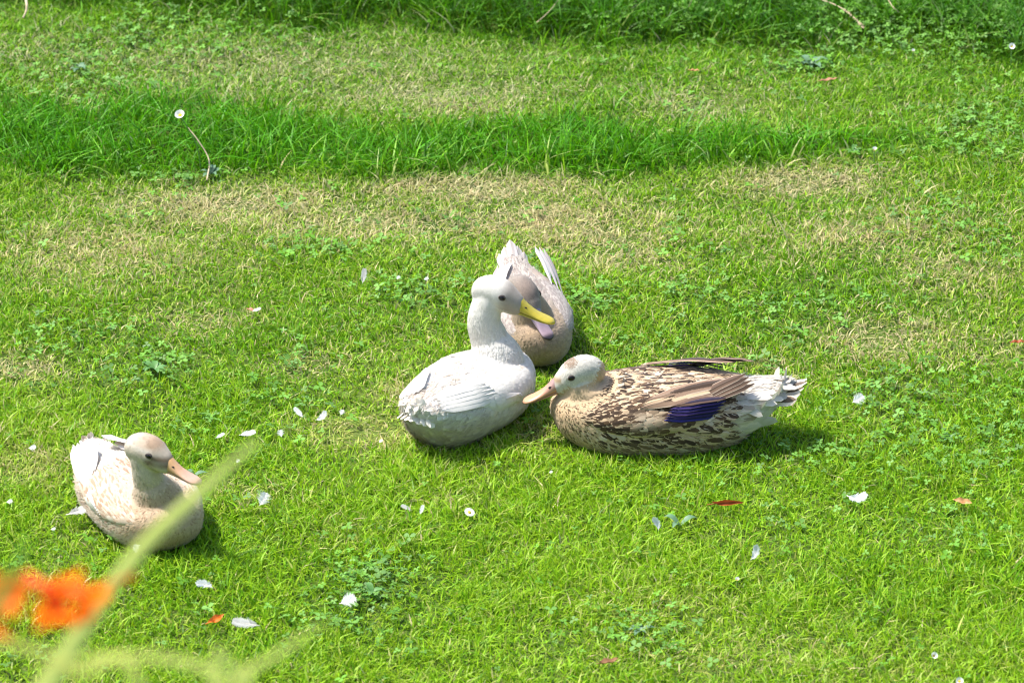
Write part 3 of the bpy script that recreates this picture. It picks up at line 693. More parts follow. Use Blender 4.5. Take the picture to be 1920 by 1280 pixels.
def paint_cream(P, N, u, hl, r):
    n = len(P); col = np.tile([.58, .47, .36], (n, 1)).astype(float); dark = np.tile([.26, .15, .09], (n, 1)); q = r.random(n)
    pat = np.where((u > 2) & (q < .45), .8, 0.0); Lk = np.ones(n)
    face = (u < 1.1); nz = N1(P[:, 0]*60+P[:, 1]*20, P[:, 2]*60, 1.0)
    col = np.where((u < 1.6)[:, None], [.66, .56, .45], col)
    t = face*sstep(.008, .024, hl[:, 2])*sstep(-.03, .01, hl[:, 0]); col = mixc(col, [.40, .28, .19], np.clip(t*.85*(.6+nz), 0, .95))
    t = face*np.exp(-((hl[:, 2]-.004)/.005)**2)*(hl[:, 0] > .014); col = mixc(col, [.24, .15, .09], np.clip(t*.9, 0, 1))
    t = face*np.exp(-((hl[:, 2]-.012)/.004)**2)*(hl[:, 0] < .012); col = mixc(col, [.66, .60, .52], np.clip(t*.9, 0, 1))
    t = face*np.exp(-((hl[:, 2]+.004)/.006)**2)*sstep(.0, .012, hl[:, 0]); col = mixc(col, [.27, .17, .11], np.clip(t*.6*nz*2, 0, 1))
    t = face*sstep(.010, .02, -hl[:, 2]); col = mixc(col, [.68, .60, .50], np.clip(t*.7, 0, 1))
    nk = sstep(1.2, 1.6, u)*sstep(2.3, 2.0, u); col = mixc(col, [.56, .43, .30], nk*.4*(.6+.6*nz))
    br = (u > 1.7)*sstep(.07, .14, P[:, 0]); col = mixc(col, [.47, .33, .20], br*.75*(.6+.5*nz)); pat = np.where(br > .3, np.where(q < .35, .6, 0), pat); Lk = np.where(br > .3, .65, Lk)
    rump = (u > 2.5)*sstep(.07, .12, P[:, 2]); col = mixc(col, WHITE, rump*.8); pat = pat*(1-rump*.85)
    return col*(.92+.14*r.random((n, 1))), dark, pat, Lk
def paint_grey(P, N, u, hl, r):
    n = len(P); col = np.tile([.30, .26, .225], (n, 1)).astype(float); dark = np.tile([.20, .15, .13], (n, 1)); q = r.random(n); pat = np.where((u > 2) & (q < .5), .6, 0.0); Lk = np.ones(n)
    nz = N1(P[:, 0]*50+P[:, 1]*20, P[:, 2]*50, 1.0)
    t = (u < 1.1)*sstep(.002, .02, hl[:, 2])*sstep(-.04, .0, hl[:, 0]); col = mixc(col, [.24, .18, .15], np.clip(t*.7, 0, 1))
    t = (u < 1)*np.exp(-((hl[:, 2]-.013)/.0035)**2)*(hl[:, 0] > -.01)*(hl[:, 0] < .03); col = mixc(col, [.52, .44, .36], np.clip(t*.6, 0, 1))
    br = (u > 1.2)*sstep(.04, .12, P[:, 0]); col = mixc(col, [.43, .30, .18], br*.75*(.6+.6*nz)); pat = np.where(br > .3, np.where(q < .25, .3, 0), pat); Lk = np.where(br > .3, .6, Lk)
    rump = (u > 2.5)*sstep(.07, .12, P[:, 2]); col = mixc(col, [.47, .43, .39], rump*.7)
    return col*(.86+.24*r.random((n, 1))), dark, pat, Lk

def flight_plain(c1, c2, tipz_=.158, spread_=.0, pat=0, dk=None, n=5, w_=.013):
    def fn(side):
        out = []
        for i in range(n):     # primaries, crossing toward the tail
            k = i/(n-1); spread = spread_ if side > 0 else 0; tipz = tipz_ if side > 0 else min(tipz_, .150); out.append((.62+.05*k, -.35+.75*k, .003+.0012*i, (-.185+.020*k, .052-.030*k+spread, tipz-.014+.016*k), w_, mixc(c1, c2, [k])[0], dk, pat, None))
        for i in range(5):     # secondaries low on the wing
            k = i/4; out.append((.40+.05*k, -.78+.25*k, .004+.001*i, (-.098-.008*k, .088-.008*k, .090+.012*k), .012, mixc(c1, c2, [1-k])[0], dk, pat, None))
        return out
    return fn
def cov(colf): return colf
def cov_white(s, t, side, r):
    n = len(s); col = np.tile(WHITE, (n, 1))*(.94+.1*r.random((n, 1))); pat = np.where((t > .45) & (r.random(n) < .6), .6, 0.0)
    return col, np.tile([.55, .45, .36], (n, 1)), pat
def cov_mottled(s, t, side, r):
    n = len(s); q = r.random(n); col = np.tile(CREAM, (n, 1))*(.85+.25*r.random((n, 1))); pat = np.where(q < .9, 1.0, 0.2)
    dk = mixc(BROWN*1.0, [.13, .075, .040], r.random(n)**2); k = (t < -.1)*(s > .40)*(s < .75); col = mixc(col, [.40, .27, .15], k*.5)
    wp = sstep(.5, .0, np.abs(t+.35))*sstep(.14, .02, np.abs(s-.42))*(r.random(n) < .75); col = mixc(col, [.74, .71, .66], wp*.2); pat = pat*(1-wp)
    return col, dk, pat
def cov_cream(s, t, side, r):
    n = len(s); q = r.random(n); col = mixc([.54, .39, .27], [.63, .56, .47], r.random(n)); col = mixc(col, WHITE, sstep(.55, .8, s)*.8)
    return col, np.tile([.36, .22, .14], (n, 1)), np.where((q < .45)*(s < .75), .8, 0.0)
def cov_grey(s, t, side, r):
    n = len(s); q = r.random(n); col = mixc([.32, .28, .25], [.47, .42, .38], r.random(n)*.7)
    return col, np.tile([.19, .15, .14], (n, 1)), np.where(q < .6, .6, 0.0)
def flight_mottled(side):
    out = []; DB = np.array([.075, .045, .032]); MB = np.array([.20, .125, .085]); PALE = np.array([.56, .45, .34])
    BL = np.array([.022, .022, .19]); VI = np.array([.055, .030, .14])
    for i in range(4):        # primaries laid back over the rump
        k = i/4; out.append((.66+.03*k, -.10+.40*k, .004+.0015*i, (-.162+.020*k, .048-.022*k, .166+.018*k), .0085, mixc(DB, MB, [.1+.5*(i % 2)])[0], BROWN, .6, PALE))
    for i in range(6):        # blue speculum
        k = i/5; out.append((.55+.035*k, -.34+.44*k, .007+.0016*i, (-.098-.020*k, .084-.010*k, .112+.036*k), .0068, mixc(BL, VI, [.2+.8*((i*37) % 5)/4])[0]*(1-.35*(i % 2)) if i < 5 else np.array([.12, .07, .05]), np.array([.012, .012, .05]), .8, [.03, .02, .03]))
    for i in range(3):        # tertials
        k = .25+i/4; out.append((.42+.05*k, .10+.55*k, .007+.001*i, (-.120-.015*k, .060-.030*k, .158+.016*k), .014, mixc(MB, CREAM, [.10+.8*(i % 2)])[0], BROWN, 1.0, PALE))
    return out
def flight_mottled_far(side):
    o_ = flight_mottled(side)
    return o_[:5]+o_[11:]

def bc_yellow(t, sa): 
    c = np.array([.42, .34, .035]); c = c*(1-.25*max(0, 1-t*3)); return tuple(c*(1-.1*(sa > .5))+(np.array([.55, .30, .03])*max(0, t-.75)*1.5 if sa < .2 else 0))
def bc_pinkgrey(t, sa):
    pink = np.array([.50, .25, .15]); grey = np.array([.20, .16, .19]); k = max(0, min(1, (1.0-t*1.9)))*max(0, min(1, .35+sa)); return tuple(pink*(1-k)+grey*k)
def bc_pink(t, sa):
    a = np.array([.54, .31, .11]); b = np.array([.50, .30, .22]); tip = np.array([.16, .10, .11]); k = min(1, t*1.5); c = a*(1-k)+b*k; q = max(0, (t-.90)/.1); q = min(1, q); return tuple(c*(1-q*.7)+tip*q*.7)
def bc_lilac(t, sa):
    c = np.array([.20, .17, .24])*(1-min(1, t))+np.array([.30, .21, .23])*min(1, t); q = min(1, max(0, (t-.86)/.1)); return tuple(c*(1-q)+np.array([.04, .03, .035])*q)

az = {k: v['az'] for k, v in DUCKS.items()}
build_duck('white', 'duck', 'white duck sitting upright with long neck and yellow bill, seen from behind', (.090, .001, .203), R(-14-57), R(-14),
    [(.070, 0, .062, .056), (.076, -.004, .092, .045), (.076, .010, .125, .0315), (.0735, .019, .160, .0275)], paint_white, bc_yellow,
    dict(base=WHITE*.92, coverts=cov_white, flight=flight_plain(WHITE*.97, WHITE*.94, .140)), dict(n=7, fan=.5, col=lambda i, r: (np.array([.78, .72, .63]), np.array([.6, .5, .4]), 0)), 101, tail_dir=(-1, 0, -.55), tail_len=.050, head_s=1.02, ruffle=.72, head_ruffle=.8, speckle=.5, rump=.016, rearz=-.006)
build_duck('mottled', 'duck', 'mottled brown duck with white head and blue wing patch lying with its bill pointing left', (.134, .010, .128), R(6), R(-19),
    [(.092, 0, .068, .062), (.112, .003, .085, .052), (.124, .006, .110, .037)], paint_mottled, bc_pinkgrey,
    dict(base=np.array([.45, .34, .22]), coverts=cov_mottled, flight=flight_mottled), dict(n=8, fan=.22, col=lambda i, r: ((np.array([.72, .62, .50]), BROWN*1.6, .9) if i % 3 else (np.array([.74, .66, .56]), BROWN, .3))), 202, tail_dir=(-1, 0, .22), tail_len=.076, ruffle=.7, head_ruffle=.8, speckle=.5)
build_duck('cream', 'duck', 'cream and tan duck sitting apart at lower left with pinkish bill', (.088, -.021, .173), R(32), R(-12),
    [(.066, 0, .062, .050), (.078, -.010, .092, .040), (.080, -.020, .120, .0245), (.079, -.026, .150, .0215)], paint_cream, bc_pink,
    dict(base=np.array([.56, .45, .34]), coverts=cov_cream, flight=flight_plain(WHITE, WHITE*.93, .150, -.016, 0, None)), dict(n=7, fan=.4, col=lambda i, r: (WHITE, WHITE*.9, 0)), 303, tail_dir=(-1, 0, .02), tail_len=.040, head_s=.95, ruffle=.6, head_ruffle=.9, speckle=1.1, rearz=-.020)
build_duck('grey', 'duck', 'grey brown duck facing the camera, half hidden behind the white duck', (.080, -.025, .132), R(26), R(-28),
    [(.060, -.004, .055, .046), (.068, -.010, .080, .038), (.072, -.016, .105, .030)], paint_grey, bc_lilac,
    dict(base=GREYB, coverts=cov_grey, flight=flight_plain(np.array([.42, .36, .36]), np.array([.60, .57, .55]), .185, .030, .3, np.array([.2, .16, .16]), n=3, w_=.009)), dict(n=5, fan=.16, col=lambda i, r: (np.array([.52, .47, .46]), GREYB, .4)), 404, tail_dir=(-1, 0, .45), tail_len=.085, head_s=.90)

# ------------------------------------------------------------------ small things lying on the lawn
def down_mat():
    m, t, o = new_mat('white_down'); L = t.links
    p = t.nodes.new('ShaderNodeBsdfPrincipled'); p.inputs['Base Color'].default_value = (.78, .79, .80, 1); p.inputs['Roughness'].default_value = .8
    tr = t.nodes.new('ShaderNodeBsdfTranslucent'); tr.inputs[0].default_value = (.75, .77, .78, 1)
    ms = t.nodes.new('ShaderNodeMixShader'); ms.inputs[0].default_value = .4
    L.new(p.outputs[0], ms.inputs[1]); L.new(tr.outputs[0], ms.inputs[2]); L.new(ms.outputs[0], o.inputs[0]); return m
M_down = down_mat()
M_down_grey = leafy('grey_down', flat=(.50, .50, .48), transl=.3, rough=.8, spec=.1, noise=(90, .25))
M_quill = simple_mat('quill', (.75, .70, .60), .5)
def plume(kind, L, seed, mat):
    """a moulted feather: quill plus many separate barbs; returns (barb mesh, quill mesh)"""
    r = np.random.default_rng(seed); V = []; F = []; n = 46
    bend = {'curl': 1.5, 'vane': .45, 'down': .6}[kind]
    def axis(t):
        a = bend*(t-.2); R_ = L/bend
        return np.array([R_*math.sin(a), R_*(1-math.cos(a))*(.75 if kind == 'curl' else .3), R_*(1-math.cos(a))*.6+.001])
    for i in range(n):
        t = .12+.88*i/n; p = axis(t); q = axis(min(1.02, t+.05)); d = unit(q-p)
        for sd in (-1, 1):
            prof = math.sin(math.pi*min(1, (t-.05)*1.02))**.6; wl = L*{'curl': .30, 'vane': .26, 'down': .42}[kind]*prof*(.8+.4*r.random())
            if kind == 'down' or t < .35: wl *= (.7+.9*r.random()); up = r.uniform(.0, .7)
            else: up = .18
            side = np.array([-d[1], d[0], 0])*sd; v = unit(side*.85+d*(.65 if kind != 'down' else .3)+np.array([0, 0, up]))
            wv = d*L*.015*(1 if kind == 'down' else 1.5); k = len(V); V += [p-wv, p+wv, p+v*wl*.6+wv*.9, p+v*wl*.6-wv*.6, p+v*wl+np.array([0, 0, -.10*wl])]
            F += [(k, k+1, k+2, k+3)]; 
            F.append((k+3, k+2, k+4, k+4))
    V = np.array(V); Q = np.array(F[0::2]); T = np.array(F[1::2])[:, :3]
    vane = np_mesh('vane', V, [Q, T]); vane.materials.append(mat)
    pv, pf = tube([axis(t) for t in np.linspace(0, 1, 9)], list(np.linspace(.0006, .0002, 9)), 5)
    qm = np_mesh('quill', pv, pf); qm.materials.append(M_quill); return vane, qm
PL = {('curl', 'w'): plume('curl', .026, 1, M_down), ('vane', 'w'): plume('vane', .028, 2, M_down), ('down', 'w'): plume('down', .022, 3, M_down),
      ('vane', 'g'): plume('vane', .034, 4, M_down_grey), ('down', 'g'): plume('down', .024, 5, M_down_grey)}
def put_feather(px, py, kind, c, rz, sc_, label, tilt=0.0, lift=.024):
    x, y = ground_at(px, py+6); e = empty('loose_feather', (x, y, gz(x, y)+lift), R(rz), sc_*(1.08 if kind != 'down' else 1.2)); e.rotation_euler = (Matrix.Rotation(R(tilt*.7+15), 3, 'X') @ Matrix.Rotation(R(rz), 3, 'Z')).to_euler()
    tag(e, label, 'feather', 'moulted feathers scattered on the lawn')
    v, q = PL[(kind, c)]; link('vane', v, e); link('quill', q, e)
FE = [
 (566, 800, 'vane', 'w', 130, .75, 'white feather between cream and white ducks, left one of a close pair', 40),
 (597, 808, 'curl', 'w', 20, .85, 'white curled feather between cream and white ducks, right one of a close pair', 35),
 (640, 797, 'down', 'w', 70, .4, 'tiny white tuft of down just left of the white duck on the dry patch', 20),
 (455, 834, 'vane', 'w', 10, .9, 'pale feather lying right at the tip of the long blurred leaf', 20),
 (408, 838, 'vane', 'w', 30, .55, 'small white feather just above the bill of the cream duck', 25),
 (528, 838, 'down', 'w', 100, .5, 'small white fluff right of the long leaf tip and below the feather pair', 20),
 (490, 964, 'down', 'w', 60, .9, 'fluffy star-shaped white down to the right of the cream duck breast', 50),
 (57, 859, 'down', 'w', 0, .5, 'small pale fluff on dry grass at the left edge behind the cream duck', 10),
 (98, 1015, 'down', 'w', 0, .3, 'tiny white speck of down left of the cream duck foot', 10),
 (712, 848, 'down', 'w', 40, .3, 'tiny white fleck of down just below left of the white duck tail', 10),
 (768, 972, 'vane', 'g', 150, .5, 'greyish feather on the lawn below the white duck, left one of two', 30),
 (789, 979, 'vane', 'w', 70, .55, 'narrow white feather on the lawn below the white duck, right one of two', 45),
 (1234, 1007, 'curl', 'w', 95, .85, 'upright white curled feather in the lawn below the mottled duck', 60),
 (1411, 1066, 'curl', 'w', 50, .95, 'white fluffy feather with raised tip on the lower right of the lawn', 50),
 (1594, 951, 'curl', 'w', -20, 1.25, 'large bright white curved feather on the right beside the brown leaf', 40),
 (1601, 769, 'down', 'w', 30, .85, 'white star of down right of the mottled duck tail', 40),
 (395, 1118, 'curl', 'w', 150, 1.05, 'white curved feather in the foreground right of the orange flowers', 45),
 (643, 1150, 'down', 'w', 20, 1.0, 'soft pale feather in the foreground at the bottom centre left', 15),
 (478, 1190, 'vane', 'g', 170, 1.15, 'large flat grey feather in the foreground by the orange leaf scrap', 30),
 (256, 1058, 'down', 'w', 80, .6, 'small white fluff beneath the cream duck beside the blurred leaf', 20),
 (681, 545, 'vane', 'g', 80, .75, 'greyish beige feather in the lawn left of the white duck head', 50),
 (745, 541, 'down', 'w', 50, .32, 'tiny white fleck left of the white duck head, nearer to the grey feather', 10),
 (796, 543, 'down', 'w', 10, .35, 'tiny white fleck left of the white duck head, nearer to the duck', 10),
 (476, 598, 'vane', 'w', 20, .55, 'small whitish feather on the lawn at mid left beside a pink leaf', 20),
 (136, 986, 'vane', 'g', 20, 1.3, 'pale grey feather sticking out from under the rear of the cream duck', 10),
 (15, 962, 'down', 'w', 10, .4, 'small white fleck of down at the left edge level with the cream duck', 10),
 (1030, 552+350, 'down', 'w', 10, .25, 'tiny white fleck on the lawn just below the breast of the mottled duck', 10),
 (445, 885, 'down', 'w', 60, .3, 'tiny white fleck of down right of the cream duck bill', 10),
]
for (px, py, kd, c, rz, sc_, lb, tl) in FE: put_feather(px, py, kd, c, rz, sc_, lb, tl)

def leaf_mesh(L, W, curl, fold, seed, twist=0):
    r = np.random.default_rng(seed); n = 12; cs = np.linspace(-1, 1, 7); V = []
    for i in range(n+1):
        t = i/n; w_ = W*math.sin(math.pi*min(1, .04+t*.95))**.8; a = curl*(t-.5)
        for c in cs:
            tw = twist*t; y_ = w_*c*(1+.12*math.sin(9*t+3*c+seed)); z_ = abs(c)**1.5*w_*fold+L*.5*curl*(t-.5)**2*1.6+.0012*math.sin(14*t+seed)
            V.append((L*(t-.5), y_*math.cos(tw)-z_*math.sin(tw), .002+z_*math.cos(tw)+y_*math.sin(tw)))
    F = [(i*7+j, i*7+j+1, i*7+j+8, i*7+j+7) for i in range(n) for j in range(6)]
    return np_mesh('leaf_blade', np.array(V), np.array(F))
def put_leaf(px, py, name, cat, L, W, curl, fold, rz, mat, label, lift=.020, tilt=0, twist=0):
    x, y = ground_at(px, py+6); e = empty(name, (x, y, gz(x, y)+lift), 0); e.rotation_euler = (R(tilt), 0, R(rz)); tag(e, label, cat)
    link('leaf_blade', leaf_mesh(L, W, curl, fold, int(px) % 17, twist), e, mat)
    v, f = tube([(L*.5*-1.25, 0, .003+L*.02), (-L*.4, 0, .0022+.4*L*curl*.16), (0, 0, .0018), (L*.45, 0, .0022+.4*L*curl*.2)], [.0008, .0007, .0005, .0002], 5); link('midrib', np_mesh('midrib', v, f), e, mat)
M_rust = leafy('rust_leaf', flat=(.34, .075, .020), transl=.25, rough=.5, spec=.3, noise=(160, .45))
M_tanleaf = leafy('tan_leaf', flat=(.62, .33, .15), transl=.3, rough=.6, spec=.2, noise=(160, .3))
M_orange_leaf = leafy('orange_leaf', flat=(.72, .17, .02), transl=.3, rough=.5, spec=.3, noise=(160, .3))
M_brownleaf = leafy('brown_leaf', flat=(.24, .12, .06), transl=.15, rough=.7, spec=.2, noise=(160, .4))
M_pinkleaf = leafy('pink_leaf', flat=(.55, .26, .17), transl=.3, rough=.6, spec=.2, noise=(160, .3))
put_leaf(1361, 960, 'fallen_leaf', 'leaf', .052, .0042, .9, 1.3, 14, M_rust, 'curled rust red leaf lying on the lawn below the mottled duck', tilt=40, twist=.6)
put_leaf(1806, 961, 'fallen_leaf', 'leaf', .028, .0055, .6, .7, -25, M_tanleaf, 'small tan curled leaf near the right edge of the lawn', tilt=30)
put_leaf(403, 1176, 'fallen_leaf', 'leaf', .034, .0055, .5, .5, 50, M_orange_leaf, 'bright orange leaf scrap beside the large grey feather', tilt=30)
put_leaf(1141, 1254, 'fallen_leaf', 'leaf', .032, .0065, .6, .6, 20, M_brownleaf, 'dull brown leaf in the grass at the bottom edge', .014)
put_leaf(471, 590, 'fallen_leaf', 'leaf', .020, .004, .6, .6, 150, M_pinkleaf, 'small pinkish leaf next to a whitish feather at mid left', .016)
put_leaf(1553, 170, 'fallen_leaf', 'leaf', .036, .0042, .3, .6, 22, M_pinkleaf, 'narrow pinkish brown leaf on the far lawn at upper right', .020)
put_leaf(1302, 150, 'fallen_leaf', 'leaf', .020, .003, .3, .6, -5, M_tanleaf, 'tiny beige leaf sliver on the far lawn left of the narrow pink leaf', .020)
put_leaf(1908, 652, 'fallen_leaf', 'leaf', .024, .005, .3, .6, 5, M_rust, 'small reddish leaf at the right edge at mid height', .014)

M_petal = leafy('daisy_petal', flat=(.82, .82, .80), transl=.3, rough=.6, spec=.2)
M_disc = simple_mat('daisy_disc', (.70, .48, .03), .8)
M_stem = leafy('green_stem', flat=(.14, .26, .07), transl=.1, rough=.5, spec=.3)
def put_daisy(px, py, rad, stem, label, tilt=(20, 10), closed=0.0, lean=(0, 0), petal=None):
    x, y = ground_at(px, py); hx, hy = lean
    # the flower is where the ray meets the height of its stem
    d = ray(px, py); z0 = gz(x, y); t = (z0+stem-CAM[2])/d[2]; fx, fy = (CAM+d*t)[:2]; e = empty('daisy', (fx-hx, fy-hy, gz(fx, fy)), 0); tag(e, label, 'flower')
    v, f = tube(catmull([(0, 0, 0), (hx*.2, hy*.2, stem*.5), (hx, hy, stem)], 4), [.0010]*9, 6); link('stem', np_mesh('stem', v, f), e, M_stem)
    rot = np.array(Matrix.Rotation(R(tilt[0]), 3, 'X') @ Matrix.Rotation(R(tilt[1]), 3, 'Y')); top = np.array([hx, hy, stem]); V = []; F = []; n = 16
    for i in range(n):
        a = i/n*6.283; c, s_ = math.cos(a), math.sin(a); k = len(V); up = closed
        for (q, wd, h) in ((.25, .06, 0), (.6, .15, .10+up*.5), (.9, .15, .13+up*.9), (1.0, .05, .12+up)):
            rr = q*(1-up*.45)
            for sd in (-1, 1): V.append(rot@(np.array([c*rr-s_*wd*sd, s_*rr+c*wd*sd, h])*rad)+top)
        F += [(k+2*j, k+2*j+1, k+2*j+3, k+2*j+2) for j in range(3)]
    link('petals', np_mesh('petals', np.array(V), np.array(F)), e, petal or M_petal)
    V = [rot@(np.array([math.cos(b)*math.cos(a_)*.34, math.sin(b)*math.cos(a_)*.34, math.sin(a_)*.22+.05])*rad)+top for a_ in (0, .5, 1.0, 1.5) for b in np.arange(10)/10*6.283]
    F = [(i*10+j, i*10+(j+1) % 10, (i+1)*10+(j+1) % 10, (i+1)*10+j) for i in range(3) for j in range(10)]; link('centre', np_mesh('centre', np.array(V), np.array(F)), e, M_disc)
put_daisy(880, 960, .0085, .022, 'small white daisy with yellow centre below the white duck', (25, 15))
put_daisy(338, 213, .0115, .115, 'white daisy on a tall bent stem rising from the long grass strip', (35, -10), .45, (-.035, .0))
put_daisy(1897, 88, .0080, .045, 'white daisy in the dark grass at the upper right edge', (50, 0), .5)
put_daisy(1640, 281, .0062, .030, 'tiny yellow and white daisy at the right end of the long grass strip', (20, 0), .8)
put_daisy(1750, 1228, .0070, .024, 'small daisy head at the bottom right of the lawn', (45, 20), .6)
put_daisy(1799, 1276, .0070, .024, 'daisy with yellow centre cut by the bottom edge at lower right', (45, 0), .4)
put_daisy(1382, 1086, .0050, .020, 'tiny daisy bud just left of the raised white feather', (30, 0), .8)
put_daisy(1712, 98, .0050, .030, 'tiny whitish bud on the far lawn at upper right', (30, 0), .9)

# broad weeds with separate leaves
M_weed = leafy('weed_leaf', flat=(.09, .22, .05), transl=.2, rough=.5, spec=.4, noise=(70, .25))
def put_weed(px, py, n, L, label, seed, mat=None):
    r = random.Random(seed); x, y = ground_at(px, py); e = empty('lawn_weed', (x, y, gz(x, y)), 0); tag(e, label, 'weed')
    for i in range(n):
        a = i/n*6.283+r.random()*.6; l = L*(.7+.5*r.random()); V = []; F = []; up = .35+.4*r.random()
        for j in range(6):
            t = j/5; w_ = l*.20*math.sin(math.pi*min(.97, .08+t*.9)); p = np.array([math.cos(a), math.sin(a), 0])*l*t*.9+np.array([0, 0, .008+l*up*math.sin(t*2.3)*.55]); sd = np.array([-math.sin(a), math.cos(a), 0])*w_
            V += [p-sd+np.array([0, 0, w_*.35]), p, p+sd+np.array([0, 0, w_*.35])]
        F = [(3*j+k, 3*j+k+1, 3*j+k+4, 3*j+k+3) for j in range(5) for k in range(2)]
        link('leaf', np_mesh('leaf', np.array(V), np.array(F)), e, mat or M_weed)
M_weedblue = leafy('weed_leaf_grey', flat=(.11, .21, .11), transl=.2, rough=.5, spec=.4, noise=(70, .25))
for q in [(1520, 132, 9, .034, 'bluish green broad leaved weed in the far lawn at upper right', 1, M_weedblue), (395, 330, 5, .026, 'grey green weed at the foot of the tall stemmed daisy', 2, M_weedblue),
          (290, 700, 8, .026, 'dark green rosette weed on the left lawn above the cream duck', 3, None), (700, 1120, 8, .024, 'dark rosette weed in the foreground lawn below the white duck', 4, None),
          (1275, 992, 3, .030, 'pale green broad leaf weed right of the upright white feather', 5, M_weedblue), (1780, 830, 7, .020, 'small leafy weed on the right side of the lawn', 6, None),
          (148, 140, 6, .026, 'pale broad leaved weed in the far lawn at upper left', 7, M_weedblue), (1200, 1190, 6, .022, 'low bluish weed in the bottom foreground right of centre', 8, M_weedblue),
          (362, 900, 4, .030, 'pale green leaf weed behind the breast of the cream duck', 9, M_weedblue), (1600, 300, 5, .022, 'small weed at the right end of the long grass strip', 10, None)]: put_weed(*q)

# dry stalks
M_straw = leafy('dry_stalk', flat=(.50, .40, .27), transl=.1, rough=.8, spec=.1, noise=(120, .3))
def put_stalk(pts, rad, label, head=None, name='dry_stalk'):
    P = []
    for (px, py, h) in pts:
        d = ray(px, py); x, y = ground_at(px, py); t = (gz(x, y)+h-CAM[2])/d[2]; p = CAM+d*t; P.append((p[0], p[1], gz(p[0], p[1])+h))
    P = np.array(P); o0 = P[0].copy(); e = empty(name, tuple(o0), 0); tag(e, label, 'dry stalk'); C_ = catmull(P-o0, 6)
    v, f = tube(C_, list(np.linspace(rad, rad*.6, len(C_))), 6); link('stem', np_mesh('stem', v, f), e, M_straw)
    if head:
        a, b = int(head[0]*(len(C_)-1)), int(head[1]*(len(C_)-1)); r = np.random.default_rng(3); V = []; F = []
        for i in range(70):
            k = r.integers(a, b+1); c = C_[k]+r.standard_normal(3)*.0012; d = unit(C_[min(k+1, len(C_)-1)]-C_[max(k-1, 0)]); q = unit(r.standard_normal(3)); q = unit(q-d*(q@d)); w_ = np.cross(d, q); n0 = len(V)
            V += [c, c+d*.004+q*.0022+w_*.001, c+d*.008+q*.0025, c+d*.004+q*.0022-w_*.001]; F.append((n0, n0+1, n0+2, n0+3))
        link('seed_head', np_mesh('seed_head', np.array(V), np.array(F)), e, M_straw)
put_stalk([(1530, -4, .05), (1572, 14, .045), (1600, 34, .04), (1617, 52, .035)], .0012, 'dry grass stalk with a seed head bending down at the top right', (.45, 1.0))
put_stalk([(46, -12, .06), (50, 8, .06), (49, 22, .05), (43, 36, .04)], .0030, 'thick pale dry stalk at the top left corner')
put_stalk([(1006, 44, .03), (1030, 22, .05), (1050, -4, .08)], .0012, 'thin dry stalk leaning in the dark grass at the top centre')
put_stalk([(1290, 14, .04), (1298, -6, .08)], .0012, 'short dry stalk at the top edge right of centre')
put_stalk([(1664, 0, .06), (1674, 16, .06), (1686, 26, .05)], .0010, 'thin dry stalk at the top edge right of the seed head')
put_stalk([(388, 338, .01), (392, 300, .03), (372, 262, .06), (352, 236, .08)], .0016, 'pale stalk standing below the tall stemmed daisy')

# ------------------------------------------------------------------ plants on the bank near the camera
M_blade = leafy('sword_leaf', flat=(.74, .78, .20), transl=.5, rough=.45, spec=.3, noise=(25, .15))
M_bladed = leafy('sword_leaf_green', flat=(.16, .36, .05), transl=.4, rough=.45, spec=.3, noise=(25, .2))
M_opetal = leafy('orange_petal', flat=(.95, .23, .012), transl=.5, rough=.45, spec=.3, noise=(60, .25))
M_otube = leafy('orange_tube', flat=(.80, .12, .02), transl=.3, rough=.5, spec=.3)
def sword(path, widths, parent, mat, name='leaf'):
    """a sword leaf with a folded midrib; path in the plant's own frame"""
    C_ = catmull(path, 5); W = np.interp(np.linspace(0, 1, len(C_)), np.linspace(0, 1, len(widths)), widths); T = unit(np.gradient(C_, axis=0)); V = []
    view = unit(np.array([.12, -.9, .45]))
    for p, t, w_ in zip(C_, T, W):
        s_ = unit(np.cross(t, view)); n_ = np.cross(s_, t)
        V += [p-s_*w_, p-s_*w_*.5+n_*w_*.14, p+n_*w_*.22, p+s_*w_*.5+n_*w_*.14, p+s_*w_]
    F = [(i*5+j, i*5+j+1, i*5+j+6, i*5+j+5) for i in range(len(C_)-1) for j in range(4)]
    return link(name, np_mesh(name, np.array(V), np.array(F)), parent, mat)
D1 = 3.35; D0 = 3.05
rootp = at_dist(-150, 1600, D1); rx, ry = rootp[0], rootp[1]; root = empty('orange_flower_plant', (rx, ry, gz(rx, ry)), 0)
tag(root, 'out of focus plant with orange flowers and one long pale leaf at lower left', 'plant'); O = np.array(root.location)
W_ = lambda px, py, d: at_dist(px, py, d)-O
sword([(0, 0, 0), W_(-60, 1520, D1), W_(60, 1330, D1), W_(160, 1170, D1), W_(262, 1030, D1), W_(372, 925, D1), W_(482, 826, D1-.02)], [.004, .007, .0078, .0062, .0050, .0046, .0020], root, M_blade)
sword([(.02, .01, 0), W_(-60, 1400, 3.0), W_(-25, 1180, 2.95), W_(20, 1080, 2.95), W_(60, 1000, 2.95)], [.003, .004, .0035, .0025, .0005], root, M_bladed)
sword([(-.02, .02, 0), W_(-200, 1450, D1), W_(-230, 1250, D1), W_(-160, 1120, D1)], [.004, .012, .010, .0005], root, M_bladed)
stem_pts = [(.01, 0, 0), W_(-190, 1400, D1), W_(-130, 1150, D1), W_(-10, 1100, D1), W_(110, 1095, D1), W_(190, 1100, D1), W_(240, 1080, D1)]
v, f = tube(catmull(stem_pts, 6), list(np.linspace(.0028, .0012, 6*6+1)), 8); link('stem', np_mesh('stem', v, f), root, M_otube)
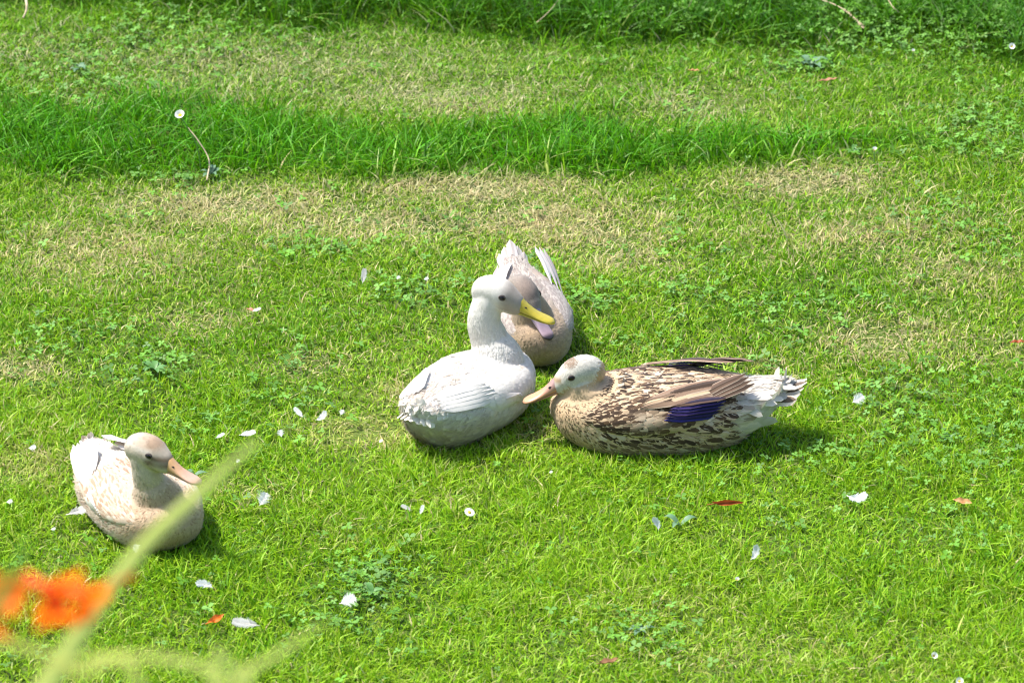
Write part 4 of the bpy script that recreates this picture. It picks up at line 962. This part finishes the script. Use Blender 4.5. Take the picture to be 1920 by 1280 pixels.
def flower(c, size, d, seed):
    size *= .80
    r = random.Random(seed); d = unit(np.array(d, float)); a = unit(np.cross(d, [0, 0, 1.0])); b = np.cross(a, d)
    tb, tf = tube([c-d*size*.55, c-d*size*.2, c+d*size*.1], [size*.05, size*.09, size*.20], 10, upv=b); fl = link('flower', np_mesh('flower', tb, tf), root, M_otube)
    for i in range(6):
        q = i/6*6.283+r.random()*.25; o_ = a*math.cos(q)+b*math.sin(q); sd = np.cross(d, o_); V = []
        for j in range(7):
            t = j/6; p = c+d*size*(.05+.50*t-.25*t*t)+o_*size*(.10+.62*t); w_ = size*.24*math.sin(math.pi*min(.98, .15+.82*t))
            V += [p-sd*w_+d*w_*.2, p, p+sd*w_+d*w_*.2]
        F = [(3*j+k, 3*j+k+1, 3*j+k+4, 3*j+k+3) for j in range(6) for k in range(2)]
        link('petal', np_mesh('petal', np.array(V), np.array(F)), fl, M_opetal)
flower(W_(88, 1105, D0), 0.0425, (.55, -.4, -.25), 1); flower(W_(150, 1118, D0-.02), 0.0354, (.7, -.5, -.4), 2); flower(W_(112, 1140, D0-.01), 0.0354, (.2, -.5, -.8), 3)
flower(W_(5, 1112, D0), 0.0307, (.1, -.6, .3), 4); flower(W_(-8, 1168, D0), 0.0307, (-.1, -.5, -.8), 5); flower(W_(232, 1070, D0+.35), 0.0189, (.7, -.2, .2), 6)
D2 = 3.0
rp = at_dist(380, 1650, D2); r2 = empty('arching_grass_plant', (rp[0], rp[1], gz(rp[0], rp[1])), 0); tag(r2, 'very blurred thin arching green stems across the bottom left corner', 'plant'); O = np.array(r2.location)
sword([(0, 0, 0), W_(300, 1450, D2), W_(140, 1260, D2), W_(40, 1212, D2), W_(-60, 1205, D2)], [.002, .0025, .0024, .0020, .0004], r2, M_blade)
sword([(.01, 0, 0), W_(470, 1450, D2), W_(430, 1290, D2), W_(340, 1240, D2), W_(180, 1232, D2), W_(60, 1262, D2)], [.002, .0027, .0027, .0025, .0024, .0004], r2, M_blade)
sword([(.02, 0, 0), W_(400, 1400, D2+.2), W_(455, 1275, D2+.2), W_(530, 1220, D2+.2), W_(620, 1160, D2+.2)], [.002, .0028, .0026, .0022, .0004], r2, M_blade)
print('tris', sum(sum(len(p.vertices)-2 for p in m.polygons) for m in bpy.data.meshes if m.users and len(m.polygons) < 60000), [len(m.polygons) for m in bpy.data.meshes if len(m.polygons) >= 60000])
